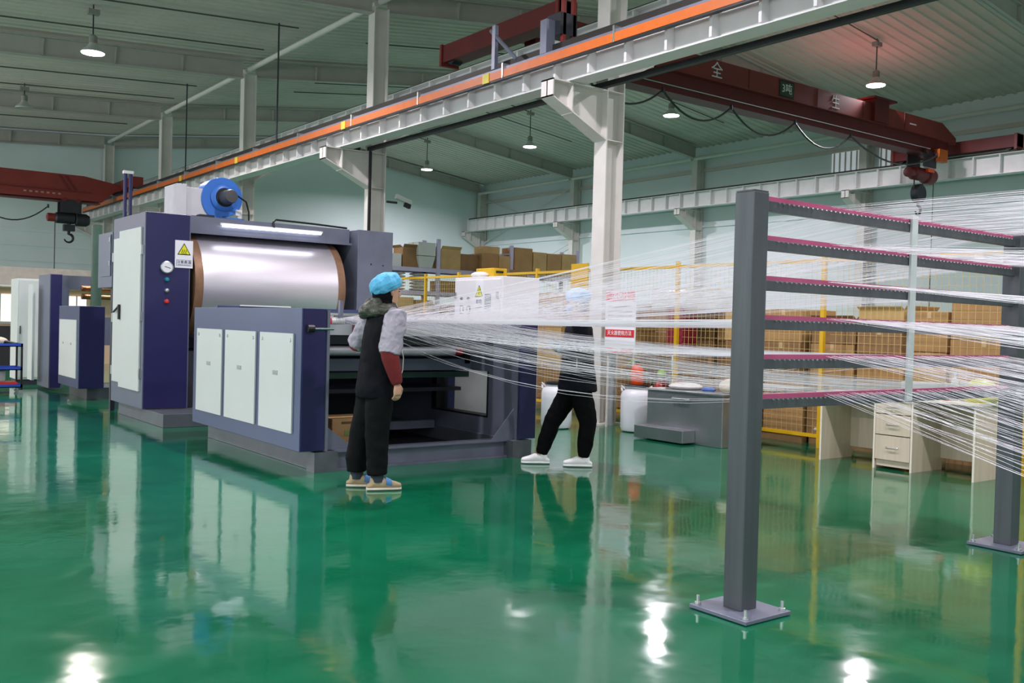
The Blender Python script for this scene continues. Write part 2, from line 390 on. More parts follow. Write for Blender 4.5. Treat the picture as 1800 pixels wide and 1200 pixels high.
# ---- roof conduits
CONDUIT = P('conduit_grey', '4f504a', .5)
for y, x0, x1 in ((20.0, -1.5, 8.9), (22.2, 3.0, 9.0), (27.0, 0, 9.0), (29.0, 2, 9), (34, 2, 9), (13.35, 13.5, 20.9), (19.1, 13, 19.8), (25.75, 12, 19.9), (32.5, 11, 20), (20.8, 11, 24), (27.2, 12, 23)):
    z = min(roof_z(x0), roof_z(x1))-.1
    pts = [(x0, y, roof_z(x0)-.12), (x1, y, roof_z(x1)-.12)]
    if x0 < 17.4 < x1: pts.insert(1, (17.4, y, 8.88))
    struct(M().tube(pts, .017, 6).build('roof_conduit', CONDUIT))
for (x, y) in ((7.3, 19.9), (7.6, 26.9)):
    struct(M().cyl((x+1.1, y, 5.15), (x+1.1, y, roof_z(x+1.1)-.1), .018, 6).build('drop_conduit', DARKM))

# ---- high-bay lamps
def lamp(x, y, z, label, lens, lit, col=(1.0, .925, 1.0), power=None, tilt=None):
    zc = roof_z(x)-.12
    t = thing('high_bay_lamp', (x, y, z), label, 'lamp', 'pendant high-bay lamps')
    M().lathe((x, y, z), [(.225, 0), (.23, .01), (.19, .06), (.11, .13), (.075, .19), (.075, .2)], 28).build('shade', SHADE, t, smooth=True)
    M().lathe((x, y, z), [(.215, -.012), (.222, .0), (.2, .012)], 28).build('lens', lens, t, smooth=True)
    M().lathe((x, y, z), [(.07, .19), (.085, .2), (.085, .33), (.05, .36), (.02, .37)], 16).build('ballast', LAMPB, t, smooth=True)
    M().cyl((x, y, z+.36), (x, y, zc+.10), .014, 8).build('stem', DARKM, t)
    box('junction_box', LAMPB, t, x-.11, x+.11, y-.07, y+.07, zc-.1, zc)
    if lit:
        l = bpy.data.lights.new('lamp_light', 'AREA'); l.shape = 'DISK'; l.size = .40; l.energy = power or LAMP_W; l.color = col; l.spread = math.radians(165)
        o = bpy.data.objects.new('lamp_light', l); COL.objects.link(o); o.parent = t; o.location = (0, 0, -.02)
    return t
lamp(4.81, 20.8, 6.65, 'glowing warm pendant lamp high in the top left of the hall', LENSW, True, (1, .90, .84))
lamp(5.03, 29.3, 6.96, 'unlit grey pendant lamp hanging at the far left', LENSOFF, False)
lamp(20.95, 13.42, 7.4, 'lit pendant lamp nearest, above the right crane girder', LENS, True, power=LAMP_W*1.3)
lamp(19.84, 19.13, 7.4, 'lit pendant lamp just under the right crane girder, right of the white column', LENS, True, power=LAMP_W*1.7)
lamp(19.93, 25.76, 7.4, 'lit pendant lamp left of the white column corbel', LENS, True, power=LAMP_W*1.7)
lamp(20.02, 32.51, 7.4, 'farthest lit pendant lamp, near the back wall of the right bay', LENS, True, power=LAMP_W*1.7)
for (x, y, w_) in ((5.4, 15.6, 'over the gap behind the drum dryer'), (5.4, 8.4, 'straight above the feeding unit'), (5.4, 1.2, 'above the yarns in front of the guide frame'), (-2.6, 1.2, 'left of the camera'), (-2.6, 8.4, 'over the open floor left of the feeding unit'), (-2.6, 15.6, 'over the open floor left of the dryer'),
                 (20.9, 6.7, 'in the right bay beyond the desk'), (20.9, 0, 'in the right bay nearest the front wall'), (13.2, 5.0, 'above the cartons behind the desk'), (13.2, -2.0, 'in the right bay beside the camera'), (5.4, -6, 'behind the camera'), (-2.6, 22.8, 'left of the drum dryer further back'), (-2.6, 30.6, 'beside the far left crane')):
    lamp(x, y, min(7.4, roof_z(x)-.85), 'lit pendant lamp outside the picture, ' + w_, LENS, True, power=LAMP_W*(3.2 if y > 30 else 1))

# ================================================================== CRANES
def crane_right():
    Y = 13.65
    t = thing('overhead_crane', (17.5, Y, 6.1), 'red overhead travelling crane spanning the right bay', 'crane')
    up = [(10.3, 6.50), (10.9, 6.50), (24.0, 6.50), (24.7, 6.45), (24.7, 6.62), (24.0, 6.93), (10.9, 6.93), (10.3, 6.6)]
    g = M().prism(up, 'y', Y-.26, Y+.26).build('girder', CRANE, t)
    box('girder_flange', CRANE, t, 10.4, 24.3, Y-.30, Y+.30, 6.48, 6.505)
    M().prism([(11.2, 6.09), (23.9, 6.09), (24.5, 6.3), (24.5, 6.49), (10.5, 6.49), (10.5, 6.3)], 'y', Y-.16, Y+.16).build('lower_girder', CRANE_D, t)
    box('bottom_flange', CRANE_D, t, 11.2, 23.9, Y-.2, Y+.2, 6.07, 6.095)
    for x in (13.5, 16.2, 18.6, 20.4, 22.2): box('weld_joint', CRANE_D, g, x, x+.02, Y-.268, Y-.26, 6.51, 6.92)
    for x0, x1 in ((9.68, 10.12), (24.9, 25.3)):
        e = box('end_truck', CRANE_D, t, x0+.05, x1-.05, Y-1.75, Y+1.75, 6.26, 6.58)
        for yy in (Y-1.5, Y+1.5): M().cyl((x0+.12, yy, 6.33), (x1-.12, yy, 6.33), .12, 16).build('wheel', DARKM, e)
        for yy in (Y-1.75, Y+1.68): box('buffer', CRANE, e, x0+.02, x1-.02, yy, yy+.07, 6.2, 6.6)
    box('limit_box', CRANE_D, t, 20.75, 21.35, Y-.36, Y+.2, 6.5, 7.02); box('limit_cover', CRANE_D, t, 20.6, 21.55, Y-.45, Y+.25, 7.02, 7.07)
    X, Z = (1, 0, 0), (0, 0, 1)
    text('全', .36, SIGNW, t, (15.19, Y-.265, 6.70), X, Z); text('生', .34, SIGNW, t, (19.31, Y-.265, 6.70), X, Z)
    box('load_plate', SIGNK, t, 17.22, 17.75, Y-.268, Y-.26, 6.53, 6.9)
    box('load_plate_face', P('plate_green', '31452f', .5), t, 17.26, 17.71, Y-.272, Y-.268, 6.57, 6.86)
    text('3吨', .24, SIGNW, t, (17.485, Y-.274, 6.71), X, Z)
    box('maker_mark', SIGNW, t, 22.45, 22.75, Y-.264, Y-.26, 6.68, 6.71)
    return t
crane_right()
def hoist(X, Y, ztop, label, body, accent, flip=1):
    t = thing('electric_hoist', (X, Y, ztop-.8), label, 'hoist')
    box('trolley_plate', DARKM, t, X-.3, X+.3, Y-.24, Y-.21, ztop-.30, ztop+.12); box('trolley_plate', DARKM, t, X-.3, X+.3, Y+.21, Y+.24, ztop-.30, ztop+.12)
    for a in (-.2, .2):
        for b in (-1, 1): M().cyl((X+a, Y+b*.2, ztop+.09), (X+a, Y+b*.27, ztop+.09), .07, 14).build('trolley_wheel', CRANE_D, t)
    M().lathe((X-.42, Y, ztop-.46), [(.13, 0), (.17, .04), (.17, .55), (.13, .58)], 20, 'x').build('rope_drum', body, t, smooth=True)
    M().lathe((X+.16, Y, ztop-.48), [(.15, 0), (.2, .03), (.2, .32), (.14, .42), (.05, .43)], 20, 'x').build('motor', body, t, smooth=True)
    M().lathe((X-.66, Y, ztop-.46), [(.05, 0), (.13, .03), (.13, .24)], 16, 'x').build('gearbox', accent, t, smooth=True)
    return t
t = hoist(23.5, 13.65, 6.02, 'dark red electric hoist with an orange control box under the right crane', CRANE_D, CRANE_D)
box('control_box', ORANGE, t, 23.75, 24.15, 13.3, 13.45, 5.9, 6.22); box('control_box_clip', ORB, t, 23.45, 23.75, 13.42, 13.5, 5.6, 5.7)
for dx in (-.22, .18): M().cyl((23.4+dx, 13.65, 5.0), (23.4+dx, 13.65, 5.5), .018, 6).build('rope', DARKM, t)
M().lathe((23.4, 13.55, 5.05), [(.22, 0), (.25, .03), (.25, .17), (.22, .2)], 20, 'y').build('hook_block', DARKM, t, smooth=True)
def hook(m, x, y, z, r):
    pts = [(x, y, z+r*2.2), (x, y, z+r)]+[(x+r*math.sin(a), y, z+r*math.cos(a)) for a in [math.radians(q) for q in range(30, 280, 25)]]
    return m.tube(pts, [.35*r]*2+[.34*r-.02*r*i for i in range(10)], 8)
hook(M(), 23.4, 13.65, 4.62, .12).build('hook', BLACK, t, smooth=True)
t2 = M().cyl((24.02, 13.6, 1.75), (24.02, 13.6, 5.5), .012, 6).build('pendant_cable', BLACK, t)
box('pendant_control', BLACK, t, 23.97, 24.07, 13.56, 13.64, 1.5, 1.76)
def festoon(name, pts, sag, mat, label, clips=True):
    t = thing(name, pts[0], label, 'cable')
    for a, b in zip(pts, pts[1:]):
        a, b = Vector(a), Vector(b); path = []
        for i in range(13):
            u = i/12; p = a.lerp(b, u); p.z -= sag*4*u*(1-u); path.append(p)
        M().tube(path, .022, 6).build('cable_loop', mat, t, smooth=True)
    for p in pts: M().cyl((p[0], p[1], p[2]-.05), (p[0], p[1], p[2]+.06), .03, 8).build('cable_clip', DARKM, t)
    return t
festoon('festoon_cable', [(11.4, 13.3, 6.02), (13.54, 13.3, 6.02), (15.56, 13.3, 6.0), (17.7, 13.3, 6.0), (19.8, 13.3, 6.0), (23.6, 13.3, 6.02)], .42, P('cable_grey', '3b3c3a', .4), 'looping grey festoon cable hung beneath the right crane girder')
M().cyl((10.5, 13.42, 6.2), (23.5, 13.42, 6.2), .01, 6).build('guide_wire', BOLT, bpy.data.objects['festoon_cable'])

def crane_left():
    Y = 32.2
    t = thing('overhead_crane', (2, Y, 4.8), 'red overhead travelling crane at the far left', 'crane')
    g = M().prism([(-6, 4.82), (7.75, 4.86), (8.12, 5.22), (8.45, 5.3), (8.45, 5.42), (7.2, 5.62), (-6, 5.62)], 'y', Y-.26, Y+.26).build('girder', CRANE, t)
    box('bottom_flange', CRANE_D, t, -6, 7.7, Y-.22, Y+.22, 4.79, 4.82); box('girder_flange', CRANE_D, t, -6, 7.4, Y-.3, Y+.3, 5.1, 5.125)
    e = box('end_truck', CRANE_D, t, 8.3, 8.62, Y-1.3, Y+1.3, 5.30, 5.6)
    for yy in (Y-1.1, Y+1.1): M().cyl((8.38, yy, 5.405), (8.52, yy, 5.405), .12, 16).build('wheel', DARKM, e)
    box('buffer', CRANE, e, 8.25, 8.67, Y-1.38, Y-1.3, 5.3, 5.63)
    for k in range(2): M().prism([(6.45+k*.18, 5.58), (6.55+k*.18, 5.58), (6.85+k*.18, 5.15), (6.75+k*.18, 5.15)], 'y', Y-.265, Y-.26).build('stripe', CRANE_D, g)
    for k in range(7): box('maker_mark', P('faded_print', 'b08a80', .6) if k == 0 else MATS['faded_print'], g, 5.5+k*.16, 5.58+k*.16, Y-.264, Y-.26, 4.98, 5.03)
    return t
crane_left()
t = hoist(6.85, 32.2, 4.75, 'dark red electric hoist with a hook hanging under the far left crane', DARKM, CRANE)
M().cyl((6.84, 32.2, 3.95), (6.84, 32.2, 4.35), .06, 10).build('rope', DARKM, t); box('hook_block', DARKM, t, 6.68, 7.0, 32.1, 32.3, 3.9, 4.1)
hook(M(), 6.84, 32.2, 3.68, .13).build('hook', BLACK, t, smooth=True)
M().cyl((6.44, 32.2, 1.6), (6.44, 32.2, 4.3), .014, 6).build('pendant_cable', BLACK, t)
festoon('festoon_cable', [(2.0, 32.0, 4.6), (4.2, 32.0, 4.6), (6.2, 32.0, 4.6)], .5, MATS['cable_grey'], 'looping dark festoon cable beneath the far left crane')
# crane end-stop frames on the near beam, by the central column
t = thing('rail_end_stop', (8.45, 10.3, 5.2), 'grey and dark red end-stop frame standing on the near runway beam', 'end stop')
box('stop_plate', GREYM, t, 8.3, 8.45, 10.42, 10.56, 5.15, 5.62); box('stop_block', DARKM, t, 8.45, 8.75, 10.3, 10.6, 5.42, 5.72)
for x in (8.5, 8.68): box('red_upright', CRANE, t, x, x+.05, 10.3, 10.36, 5.2, 6.3)
box('red_crosspiece', CRANE, t, 8.45, 8.78, 10.28, 10.38, 5.98, 6.1)
M().cyl((8.3, 11.1, 5.2), (8.3, 11.75, 5.75), .03, 8).build('stay', GREYM, t); box('stay_post', GREYM, t, 8.27, 8.33, 11.6, 11.68, 5.15, 5.8)

# ================================================================== DRUM DRYER (behind)
D = thing('drum_dryer', (5.35, 12.5, 0), 'large slate and navy drum drying machine with a shiny steel cylinder', 'drying machine')
X0, X1, X2, X3, YA, YZ, ZT = 3.55, 4.13, 6.56, 7.14, 12.5, 13.98, 2.68
box('plinth', BASEG, D, 3.61, 7.08, 11.81, 13.8, 0, .165, bevel=.004)
lt = box('left_tower', SLATE, D, X0, X1, YA, YZ, .17, ZT, bevel=.004)
box('front_panel', NAVY, lt, X0+.015, X1-.02, YA-.012, YA, .18, ZT-.005)
dr = M().prism([(12.6, .39), (13.54, .39), (13.54, .45), (13.88, .45), (13.88, 2.40), (13.6, 2.40), (13.6, 2.49), (12.6, 2.49)], 'x', X0-.022, X0-.002).build('door', PANEL, lt)
for y, z in ((12.57, 2.2), (12.57, 1.35), (12.57, .62), (13.9, 2.15), (13.9, 1.32), (13.9, .6)): box('hinge', BOLT, lt, X0-.03, X0-.0, y-.02, y+.02, z-.06, z+.06)
M().box(X0-.05, X0-.03, 13.48, 13.53, 1.30, 1.50).tube([(X0-.04, 13.5, 1.48), (X0-.05, 13.72, 1.40)], .014, 8).build('door_handle', BLACK, lt)
M().lathe((3.82, YA-.012, 1.985), [(.075, 0), (.08, -.012), (.08, -.035), (.07, -.04)], 24, 'y').build('pressure_gauge', BOLT, lt, smooth=True)
M().lathe((3.82, YA-.05, 1.985), [(.066, 0), (.066, -.004)], 24, 'y').build('gauge_face', SIGNW, lt)
M().cyl((3.86, YA-.055, 1.975), (3.79, YA-.055, 1.995), .004, 6).build('gauge_needle', SIGNK, lt)
for z, mt, n in ((1.83, P('lamp_teal', '1f7f93', .3), 'indicator_lamp'), (1.69, BOLT, 'selector_switch'), (1.55, P('knob_red', 'd23636', .35), 'stop_button')):
    M().lathe((3.83, YA-.012, z), [(.03, 0), (.03, -.02), (.022, -.035), (.01, -.038)], 16, 'y').build(n, mt, lt, smooth=True)
sg = box('warning_sign', SIGNW, lt, 3.925, 4.155, YA-.020, YA-.013, 1.99, 2.345, label='white hot-surface warning sign with a yellow triangle')
def tri(par, cx, y, cz, r, axis='y'):
    for rad, mat, dy, n in ((r, SIGNK, 0, 'triangle_border'), (r*.80, SIGNY, -.002, 'triangle_face')):
        pts = [(cx-rad*.95, cz-rad*.62), (cx+rad*.95, cz-rad*.62), (cx, cz+rad*1.05)]
        M().prism(pts, axis, y+dy-.002, y+dy).build(n, mat, par)
tri(sg, 4.04, YA-.020, 2.215, .092)
for k in range(3): M().tube([(4.015+k*.025, YA-.0245, 2.178), (4.009+k*.025, YA-.0245, 2.195), (4.021+k*.025, YA-.0245, 2.212), (4.015+k*.025, YA-.0245, 2.228)], .004, 5).build('heat_wave_mark', SIGNK, sg)
box('triangle_bar', SIGNK, sg, 4.005, 4.075, YA-.0245, YA-.0235, 2.166, 2.172)
box('text_frame', SIGNB, sg, 3.945, 4.135, YA-.022, YA-.0205, 2.018, 2.095); box('text_field', SIGNW, sg, 3.949, 4.131, YA-.0235, YA-.022, 2.022, 2.091)
text('注意高温', .046, SIGNB, sg, (4.04, YA-.0245, 2.063), (1, 0, 0), (0, 0, 1)); box('text_rule', SIGNB, sg, 3.96, 4.12, YA-.0245, YA-.0235, 2.028, 2.034)
rt = box('right_tower', GREYM, D, X2, X3, YA, YZ, .17, ZT+.01, bevel=.006)
M().lathe((X2, 13.05, 1.93), [(.14, 0), (.14, -.02)], 20, 'x').build('bearing_opening', BLACK, rt)
for x, z in ((6.78, 2.2), (6.98, 2.19)): M().lathe((x, YA, z), [(.012, 0), (.012, -.006)], 8, 'y').build('plugged_hole', DARKM, rt)
tb = box('top_beam', GREYM, D, X1, X2-.03, YA+.22, YA+.34, 2.49, ZT+.02)
box('beam_lip', GREYM, tb, X1, X2, YA+.20, YA+.22, 2.47, 2.50); box('top_plate', GREYM, D, X1, X2, YA+.34, YZ, 2.62, ZT-.01)
box('back_panel', GREYM, D, X1, X2, YZ-.06, YZ, .2, 2.62); box('bed', DARKM, D, X1, X2, YA+.1, YZ-.06, .17, .9)
dm = M().lathe((4.3, 13.2, 1.79), [(.73, 0), (.73, 1.95)], 96, 'x').build('drum', DRUM, D, smooth=True, label='shiny steel drying cylinder')
for x in (4.19, 6.25): M().lathe((x, 13.2, 1.79), [(.60, 0), (.735, 0), (.735, .11), (.60, .11)], 96, 'x').build('rim_band', COPPER, dm, smooth=True)
for x in (4.2, 6.33): M().lathe((x, 13.2, 1.79), [(.66, 0), (.66, .03)], 48, 'x').build('drum_end', BLACK, dm)
M().cyl((X1, 13.2, 1.79), (X2, 13.2, 1.79), .09, 20).build('axle', CHROME, D)
lb = M().cyl((4.61, YA+.17, 2.60), (6.05, YA+.17, 2.60), .018, 12).build('tube_lamp', TUBE, D, smooth=True, label='white fluorescent tube')
box('tube_lamp_holder', PANEL, lb, 4.58, 6.08, YA+.17, YA+.22, 2.607, 2.635)
M().tube([(5.34, YA+.17, 2.63), (5.34, YA+.2, 2.71), (5.40, YA+.25, 2.75), (5.95, YA+.25, 2.74), (6.5, YA+.25, 2.72)], .014, 8).build('lamp_cable', BLACK, D, smooth=True)
for x in (3.63, 3.70): M().cyl((x, 13.75, ZT), (x, 13.75, 3.3), .025, 12).build('guard_rod', NAVY, D)
box('guard_rod_cap', BOLT, D, 3.60, 3.73, 13.71, 13.79, 3.3, 3.34); box('top_bracket', NAVY, D, 3.75, 3.95, 13.5, 13.7, ZT, 2.76)
# blower on the roof of the dryer
B = thing('centrifugal_blower', (4.8, 13.3, ZT), 'bright blue centrifugal blower with sheet-metal duct on top of the dryer', 'blower')
def spiral(cx, cz, r0_, r1_, n=40):
    pts = []
    for i in range(n+1):
        a = math.radians(-70)+2*math.pi*i/n*.94; r = r0_+(r1_-r0_)*i/n
        pts.append((cx-r*math.cos(a), cz+r*math.sin(a)))
    return pts
vp = spiral(4.79, 3.02, .33, .25)
v1 = M().prism(vp, 'y', 13.14, 13.42).build('volute', BLUEFAN, B, smooth=True, bevel=.008)
M().lathe((4.79, 13.14, 3.03), [(.17, 0), (.19, -.02), (.15, -.05), (.13, -.05), (.13, 0)], 28, 'y').build('inlet_ring', BLUEFAN, B, smooth=True)
M().lathe((4.79, 13.12, 3.03), [(.125, 0), (.125, -.03)], 24, 'y').build('inlet_opening', BLACK, B)
M().lathe((4.80, 13.10, 3.03), [(.10, 0), (.1, -.2), (.085, -.24), (.03, -.245)], 24, 'y').build('motor', P('motor_grey', '4a4c50', .45), B, smooth=True)
box('foot', BLUEFAN, B, 4.58, 5.08, 13.13, 13.43, ZT+.0, 2.76); box('label_plate', SIGNW, B, 4.96, 5.05, 13.125, 13.14, 2.8, 2.88)
box('outlet_duct', DUCT, B, 4.22, 4.58, 13.16, 13.40, 2.75, 3.13, bevel=.004); box('duct_housing', DUCT, B, 4.12, 4.26, 13.1, 13.62, ZT, 3.16, bevel=.004)
M().tube([(4.9, 12.92, 3.05), (5.04, 12.95, 2.98), (5.1, 13.0, 2.85), (5.11, 13.02, 2.70)], .012, 8).build('motor_cable', BLACK, B, smooth=True)
box('control_valve', DARKM, B, 4.38, 4.58, 12.9, 13.05, ZT, 2.75)

# ================================================================== FRONT UNIT
F = thing('warp_feeding_unit', (4.9, 7.88, 0), 'slate blue warp feeding unit with three white side panels', 'textile machine')
fa, fb = 7.88, 10.72
ls = box('left_side_box', SLATE_B, F, 3.6, 3.84, fa, fb, .19, 1.47, bevel=.004)
box('front_panel', NAVY, ls, 3.615, 3.825, fa-.012, fa, .2, 1.465); box('edge_plate', GREYM, ls, 3.84, 3.865, fa-.02, fb, .19, 1.46)
for k, (ya, yb) in enumerate(((9.81, 10.58), (8.9, 9.71), (8.03, 8.79))):
    pn = box('access_panel', PANEL, ls, 3.585, 3.599, ya, yb, .34, 1.24)
    for yy in (ya+.06, yb-.06):
        M().lathe((3.585, yy, 1.18), [(.018, 0), (.018, -.008)], 10, 'x').build('panel_lock', BOLT, pn)
    box('name_plate', LABELG, pn, 3.581, 3.585, (ya+yb)/2-.055, (ya+yb)/2+.055, .85, .89)
rs = box('right_side_box', SLATE_B, F, 6.19, 6.22, fa-.05, fb, .19, 1.40); box('front_panel', NAVY, rs, 6.0, 6.22, fa-.062, fa-.05, .19, 1.4)
rp = M().box(6.0, 6.03, fa-.03, 8.37, .17, 1.36).box(6.0, 6.03, 9.5, fb, .17, 1.36).box(6.0, 6.03, 8.37, 9.5, .17, .36).box(6.0, 6.03, 8.37, 9.5, .86, 1.36).build('right_side_plate', DARKM if False else GREYM, F)
M().box(6.0, 6.15, 8.37, 8.40, .36, .86).box(5.995, 6.15, 9.40, 9.5, .36, .86).box(6.0, 6.15, 8.40, 9.40, .36, .38).build('window_frame', BLACK, rp)
box('cover_plate', PANEL, rs, 6.15, 6.19, 8.3, 9.25, .36, .9)
# base
box('base_rail', BASEG, F, 3.78, 3.95, 7.93, fb, 0, .18, bevel=.004)
box('base_rail', BASEG, F, 5.98, 6.14, 7.86, fb, 0, .18, bevel=.004)
cb = M().box(3.95, 5.98, 7.96, 7.98, .0, .17).box(3.95, 5.98, 7.9, 8.04, .165, .185).box(3.95, 5.98, 7.9, 8.04, 0, .02).build('front_cross_beam', GREYM, F)
box('corner_block', BASEG, F, 3.74, 3.97, 7.86, 8.02, 0, .178); box('corner_block', BASEG, F, 5.92, 6.16, 7.80, 8.0, 0, .178)
M().prism([(3.87, .185), (4.18, .185), (3.87, .42)], 'y', 7.95, 7.965).build('gusset', GREYM, F); M().prism([(6.0, .185), (5.72, .185), (6.0, .5)], 'y', 7.90, 7.915).build('gusset', GREYM, F)
box('mid_cross_beam', GREYM, F, 3.95, 5.98, 9.4, 9.5, .15, .24); box('rear_cross_beam', BASEG, F, 3.95, 5.98, 10.4, 10.6, 0, .22)
box('floor_pan', BLACK, F, 3.9, 6.0, 8.1, 10.4, .01, .03)
box('back_plate', DARKM, F, 3.86, 6.0, 10.55, 10.6, .22, 1.15)
box('inner_shelf', DARKM, F, 3.86, 6.0, 8.9, 9.6, .62, .66); box('inner_trough', P('trough_green', '1f4038', .4), F, 3.86, 6.0, 8.75, 9.0, .78, .84)
# rollers
def roller(y, z, r, x0, x1, mat, name='guide_roller'):
    o = M().cyl((x0, y, z), (x1, y, z), r, 32).build(name, mat, F, smooth=True); return o
rl = roller(8.8, 1.06, .052, 3.88, 5.82, P('roller_silver', 'd2d5dc', .38, .35)); M().cyl((5.80, 8.8, 1.06), (5.92, 8.8, 1.06), .045, 16).build('roller_cap', P('cap_red', 'b53a40', .4), rl)
M().box(5.92, 5.99, 8.72, 8.88, .93, 1.12).build('roller_bracket', BLACK, rl)
box('cross_beam', SLATE, F, 3.87, 6.0, 8.72, 8.86, .86, .98); box('cross_beam', DARKM, F, 3.87, 6.0, 8.3, 8.45, 1.14, 1.25)
box('comb_beam', P('comb_grey', 'b9bcc2', .4, .3), F, 3.72+.14, 6.0, 8.0, 8.12, 1.235, 1.33)
box('bed_plate', GREYM, F, 3.87, 6.0, 8.5, 10.5, 1.3, 1.33)
roller(8.6, 1.37, .035, 3.9, 5.98, CHROME); roller(9.2, 1.40, .05, 3.9, 5.98, CHROME)
cm = M()
for k in range(150): cm.box(4.02+k*.0127, 4.0225+k*.0127, 8.05, 8.056, 1.33, 1.40)
cm.build('reed_comb', BOLT, F, kind='stuff', label='fine metal comb teeth'); box('comb_cap', GREYM, F, 4.0, 5.94, 8.04, 8.07, 1.40, 1.412)
box('stand_post', GREYM, F, 4.13, 4.165, 8.2, 8.24, 1.33, 1.56); M().cyl((3.93, 8.1, 1.36), (3.98, 8.1, 1.36), .045, 16).build('hand_knob', MATS['cap_red'], F)
M().cyl((3.98, 8.1, 1.36), (4.12, 8.1, 1.36), .028, 12).build('knob_shaft', PANEL, F); box('clamp_block', P('clamp_maroon', '6d3442', .5), F, 4.16, 4.24, 7.95, 8.02, 1.24, 1.33)
M().tube([(3.70, fa-.02, 1.29), (3.9, fa-.02, 1.29)], .012, 8).build('plunger_rod', CHROME, F); M().cyl((3.64, fa-.03, 1.29), (3.70, fa-.03, 1.29), .035, 12).build('plunger_knob', BLACK, F)
box('tray_strip', PANEL, F, 4.1, 4.7, 10.6, 10.66, 1.5, 1.515)
box('rear_apron', SLATE_B, F, 3.84, 6.0, 10.66, 10.72, .9, 1.5)
# carton inside
def carton(name, x0, x1, y0, y1, z0, z1, mat, label, group=None, flaps=False, tape='x', cat='box'):
    t = thing(name, ((x0+x1)/2, (y0+y1)/2, z0), label, cat, group)
    box('carton_body', mat, t, x0, x1, y0, y1, z0, z1, bevel=.006)
    xm, ym = (x0+x1)/2, (y0+y1)/2
    if flaps:
        h = min(.10, (z1-z0)*.3)
        M().add([(x0, y0, z1), (x0, y1, z1), (x0-h*.7, y1, z1+h*.5), (x0-h*.7, y0, z1+h*.5), (x0, y0, z1+.005), (x0, y1, z1+.005), (x0-h*.7, y1, z1+h*.5+.005), (x0-h*.7, y0, z1+h*.5+.005)],
                [(0, 1, 2, 3), (4, 7, 6, 5), (0, 4, 5, 1), (1, 5, 6, 2), (2, 6, 7, 3), (3, 7, 4, 0)]).build('flap', mat, t)
        M().add([(x0, y0, z1), (x1, y0, z1), (x1, y0-h*.5, z1+h*.7), (x0, y0-h*.5, z1+h*.7), (x0, y0, z1+.005), (x1, y0, z1+.005), (x1, y0-h*.5, z1+h*.7+.005), (x0, y0-h*.5, z1+h*.7+.005)],
                [(0, 1, 2, 3), (4, 7, 6, 5), (0, 4, 5, 1), (1, 5, 6, 2), (2, 6, 7, 3), (3, 7, 4, 0)]).build('flap', mat, t)
    else:
        if tape == 'x':
            box('tape', TAPE, t, x0-.002, x1+.002, ym-.025, ym+.025, z1-.001, z1+.002); box('tape_end', TAPE, t, x0-.002, x0, ym-.025, ym+.025, z1-.07, z1)
        else:
            box('tape', TAPE, t, xm-.025, xm+.025, y0-.002, y1+.002, z1-.001, z1+.002); box('tape_end', TAPE, t, xm-.025, xm+.025, y0-.002, y0, z1-.07, z1)
    return t
c = carton('carton', 4.15, 4.62, 8.35, 8.75, .03, .42, CARD, 'brown carton with red stripe on the floor inside the feeding unit')
box('print_stripe', P('stripe_red', 'b0564c', .7), c, 4.16, 4.61, 8.345, 8.35, .12, .15); box('print_mark', CARDIN, c, 4.25, 4.45, 8.345, 8.35, .37, .39)
box('print_mark', P('print_olive', '7f8a4c', .7), c, 4.28, 4.55, 8.345, 8.35, .25, .31)

# ================================================================== SECOND UNIT further back on the left
S = thing('rear_winding_unit', (3.85, 17, 0), 'slate and navy rear machine unit with a tall post left of the dryer', 'textile machine')
box('plinth', BASEG, S, 3.75, 4.4, 16.2, 17.4, 0, .18); lw = box('low_cabinet', SLATE_B, S, 3.55, 3.93, 15.9, 17.3, .19, 1.48, bevel=.004)
box('front_panel', NAVY, lw, 3.56, 3.92, 15.888, 15.9, .2, 1.475); pn = box('access_panel', PANEL, lw, 3.535, 3.549, 16.02, 17.2, .34, 1.26)
for y in (16.35, 16.9): M().lathe((3.535, y, .88), [(.02, 0), (.02, -.008)], 8, 'x').build('panel_lock', BOLT, pn)
tp = box('tall_post', SLATE, S, 3.55, 3.75, 18.05, 19.0, .05, 2.03); box('front_panel', NAVY, tp, 3.565, 3.74, 18.038, 18.05, .06, 2.025)
box('gantry_beam', GREYM, S, 3.75, 5.6, 18.1, 18.4, 1.78, 2.02); box('gantry_post', SLATE, S, 3.75, 3.86, 18.06, 18.3, .1, 1.8); box('gantry_sill', SLATE, S, 3.86, 5.6, 18.1, 18.4, .8, 1.30)
for z, y in ((1.80, 18.02), (1.66, 18.0)): M().cyl((4.05, y, z), (5.5, y, z), .05, 16).build('copper_roller', P('roller_copper', 'b07a55', .3, .8) if z > 1.7 else MATS['roller_copper'], S, smooth=True)
box('door_leaf', PANEL, S, 3.40, 3.44, 18.7, 19.1, .15, 1.86, label='open white door leaf')
# distribution box and mast left of the dryer
t = thing('distribution_box', (3.68, 14.4, 0), 'grey electrical box on a stand between dryer and rear unit', 'electrical box')
box('housing', SLATE, t, 3.55, 3.80, 14.04, 14.80, 1.74, 2.52, bevel=.005); box('box_door', SLATE, t, 3.535, 3.55, 14.08, 14.60, 1.90, 2.48)
box('stand_post', DARKM, t, 3.6, 3.66, 14.2, 14.28, 0, 1.74); box('stand_post', SLATE, t, 3.7, 3.78, 14.5, 14.6, 0, 1.74)
for z in (2.05, 2.38): box('box_hinge', BOLT, t, 3.525, 3.535, 14.08, 14.12, z, z+.06)
M().cyl((4.2, 17.62, 0), (4.2, 17.62, 2.9), .09, 12).build('green_post', GREENP, None, smooth=True); tag(bpy.data.objects['green_post'], 'dark green round post standing behind the dryer tower', 'post')
